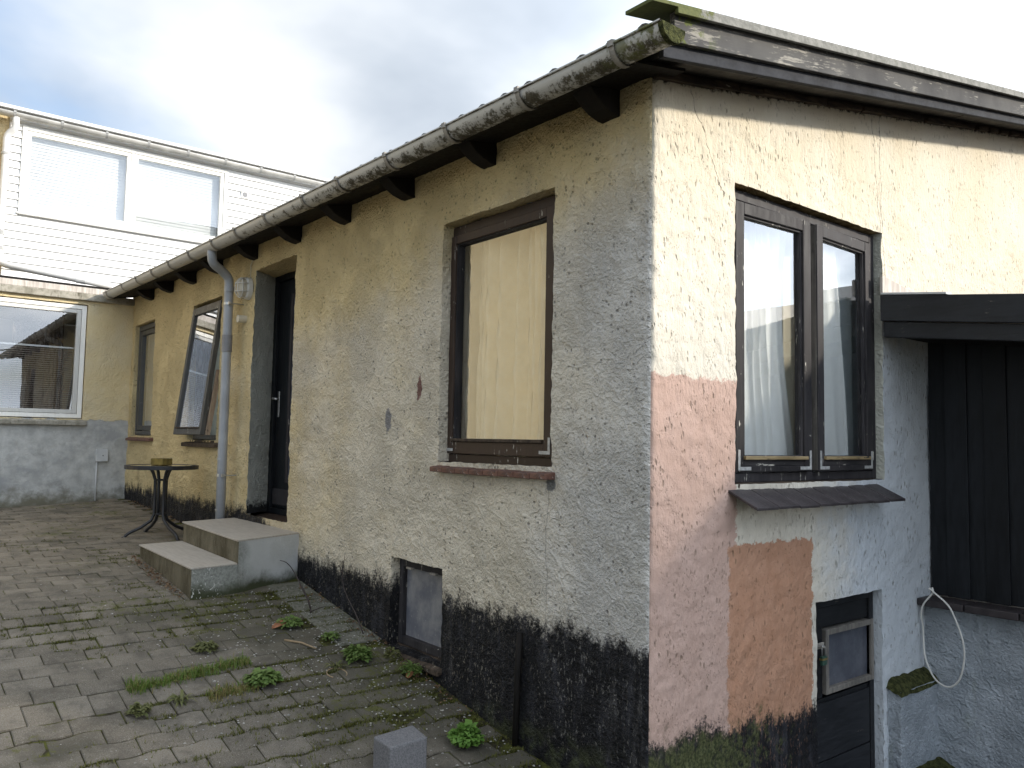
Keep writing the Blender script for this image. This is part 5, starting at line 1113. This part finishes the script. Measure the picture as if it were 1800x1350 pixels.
P1 = smooth_path([(-2.746, -.233, g0 - .01), (-2.80, -.21, -1.125), (-2.90, -.2, -1.08), (-3.06, -.2, -.965), (-3.17, -.2, -.91), (-3.262, -.2, -.893), (-3.345, -.2, -.897)], 1); tw.tube(P1, [.0062 - .0042 * i / (len(P1) - 1) for i in range(len(P1))], 6)
P2 = [(-2.76, -.23, g0 + .03), (-2.80, -.24, -1.06), (-2.85, -.25, -1.0)]; tw.tube(P2, [.004, .003, .002], 6); P2 = [(-2.75, -.232, g0 + .01), (-2.66, -.215, -1.12), (-2.60, -.20, -1.10)]; tw.tube(P2, [.004, .003, .0015], 6)
tag(tw.build('bare_sapling', M['twig_bark'], smooth=True), 'bare dark sapling bending towards the steps', 'twig', 'bare saplings by the plinth')
tw = MB(); P1 = smooth_path([(-2.30, -.075, float(gz(-2.3, -.08)) - .01), (-2.413, -.075, -1.133), (-2.545, -.075, -1.047), (-2.63, -.075, -.949), (-2.60, -.07, -.765)], 2); tw.tube(P1, [.0055 - .004 * i / (len(P1) - 1) for i in range(len(P1))], 6); tw.tube([(-2.62, -.075, -.90), (-2.66, -.08, -.85), (-2.70, -.075, -.875)], [.003, .0025, .0015], 6)
tag(tw.build('bare_sapling', M['twig_bark'], smooth=True), 'bare thin sapling standing against the black plinth left of the cellar window', 'twig', 'bare saplings by the plinth')
k = MB(); zA, zB = float(gz(-2.36, -.56)) + .012, float(gz(-2.20, -.45)) + .010; k.tube([(-2.38, -.57, zA), (-2.29, -.50, (zA + zB) / 2 + .006), (-2.19, -.455, zB)], [.007, .006, .005], 6); tag(k.build('stick', M['straw'], smooth=True), 'short pale stick lying on the paving', 'stick')
k = MB(); P = [(-1.86 + .06 * math.cos(t) * 1.0, -.485 + .055 * math.sin(t), float(gz(-1.86 + .06 * math.cos(t), -.485)) + .006) for t in np.linspace(.6, 5.4, 14)]; k.tube(P, .0032, 6); tag(k.build('straw_stem', M['straw'], smooth=True), 'curled dry straw beside a thin weed', 'straw')

# ------------------------------------------------------------------ unseen buildings: two the window panes mirror, one added to block the sun
nb = thing('neighbour_house', 'low brick house with dark tiled roof across the street', 'house', (9, 14, -1.8))
NBX0, NBX1, NBY0, NBY1 = -1.0, 20.0, 10.5, 18.0
b = MB(); b.box(NBX0, NBX1, NBY0, NBY1, -1.9, 1.3); b.build('wall', M['neighbour_brick'], nb)
b = MB(); b.hexa([(NBX0 - .4, NBY0 - .5, 1.2), (NBX1 + .4, NBY0 - .5, 1.2), (NBX1 + .4, 14.2, 3.3), (NBX0 - .4, 14.2, 3.3)], [(NBX0 - .4, NBY0 - .5, 1.32), (NBX1 + .4, NBY0 - .5, 1.32), (NBX1 + .4, 14.25, 3.42), (NBX0 - .4, 14.25, 3.42)])
b.hexa([(NBX0 - .4, 14.26, 3.3), (NBX1 + .4, 14.26, 3.3), (NBX1 + .4, 18.5, 1.2), (NBX0 - .4, 18.5, 1.2)], [(NBX0 - .4, 14.26, 3.42), (NBX1 + .4, 14.26, 3.42), (NBX1 + .4, 18.5, 1.32), (NBX0 - .4, 18.5, 1.32)]); b.build('roof', M['neighbour_roof'], nb)
yn = thing('yellow_building', 'tall yellow rendered building closing the yard on the left', 'building', (-11, -6, -1))
b = MB(); b.box(-13.5, -8.0, -9.5, -2.95, -1.0, 4.0); b.build('wall', M['yellow_plaster'], yn)
b = MB(); b.box(-13.7, -7.7, -9.7, -2.95, 4.0, 4.12); b.build('roof', M['white_board'], yn)
th_ = thing('sun_blocking_house', 'unseen gabled house added to shade the yard and lower gable', 'house', (17.5, 11, -1.8))  # unseen house added to keep the sun off the yard and lower gable
b = MB(); b.box(15.9, 19.1, 6.5, 17.1, -1.9, 7.0); b.build('wall', M['neighbour_brick'], th_)
b = MB(); b.prism([(15.7, 6.85), (17.5, 9.6), (19.3, 6.85), (19.3, 7.0), (17.5, 9.77), (15.7, 7.0)][::-1], 6.3, 17.3, lambda u, v, w_: (u, w_, v)); b.build('roof', M['neighbour_roof'], th_)
b = MB(); b.prism([(15.9, 7.0), (19.1, 7.0), (17.5, 9.5)], 6.52, 17.08, lambda u, v, w_: (u, w_, v)); b.build('gable', M['neighbour_brick'], th_)

# ------------------------------------------------------------------ lift everything so that the paving by the corner lies near z = 0
for o in S.objects:
    if o.parent is None and o.type in ('MESH', 'EMPTY'): o.location.z += H
S.cycles.max_bounces = 8; S.cycles.transparent_max_bounces = 12
S.cycles.use_denoising = True
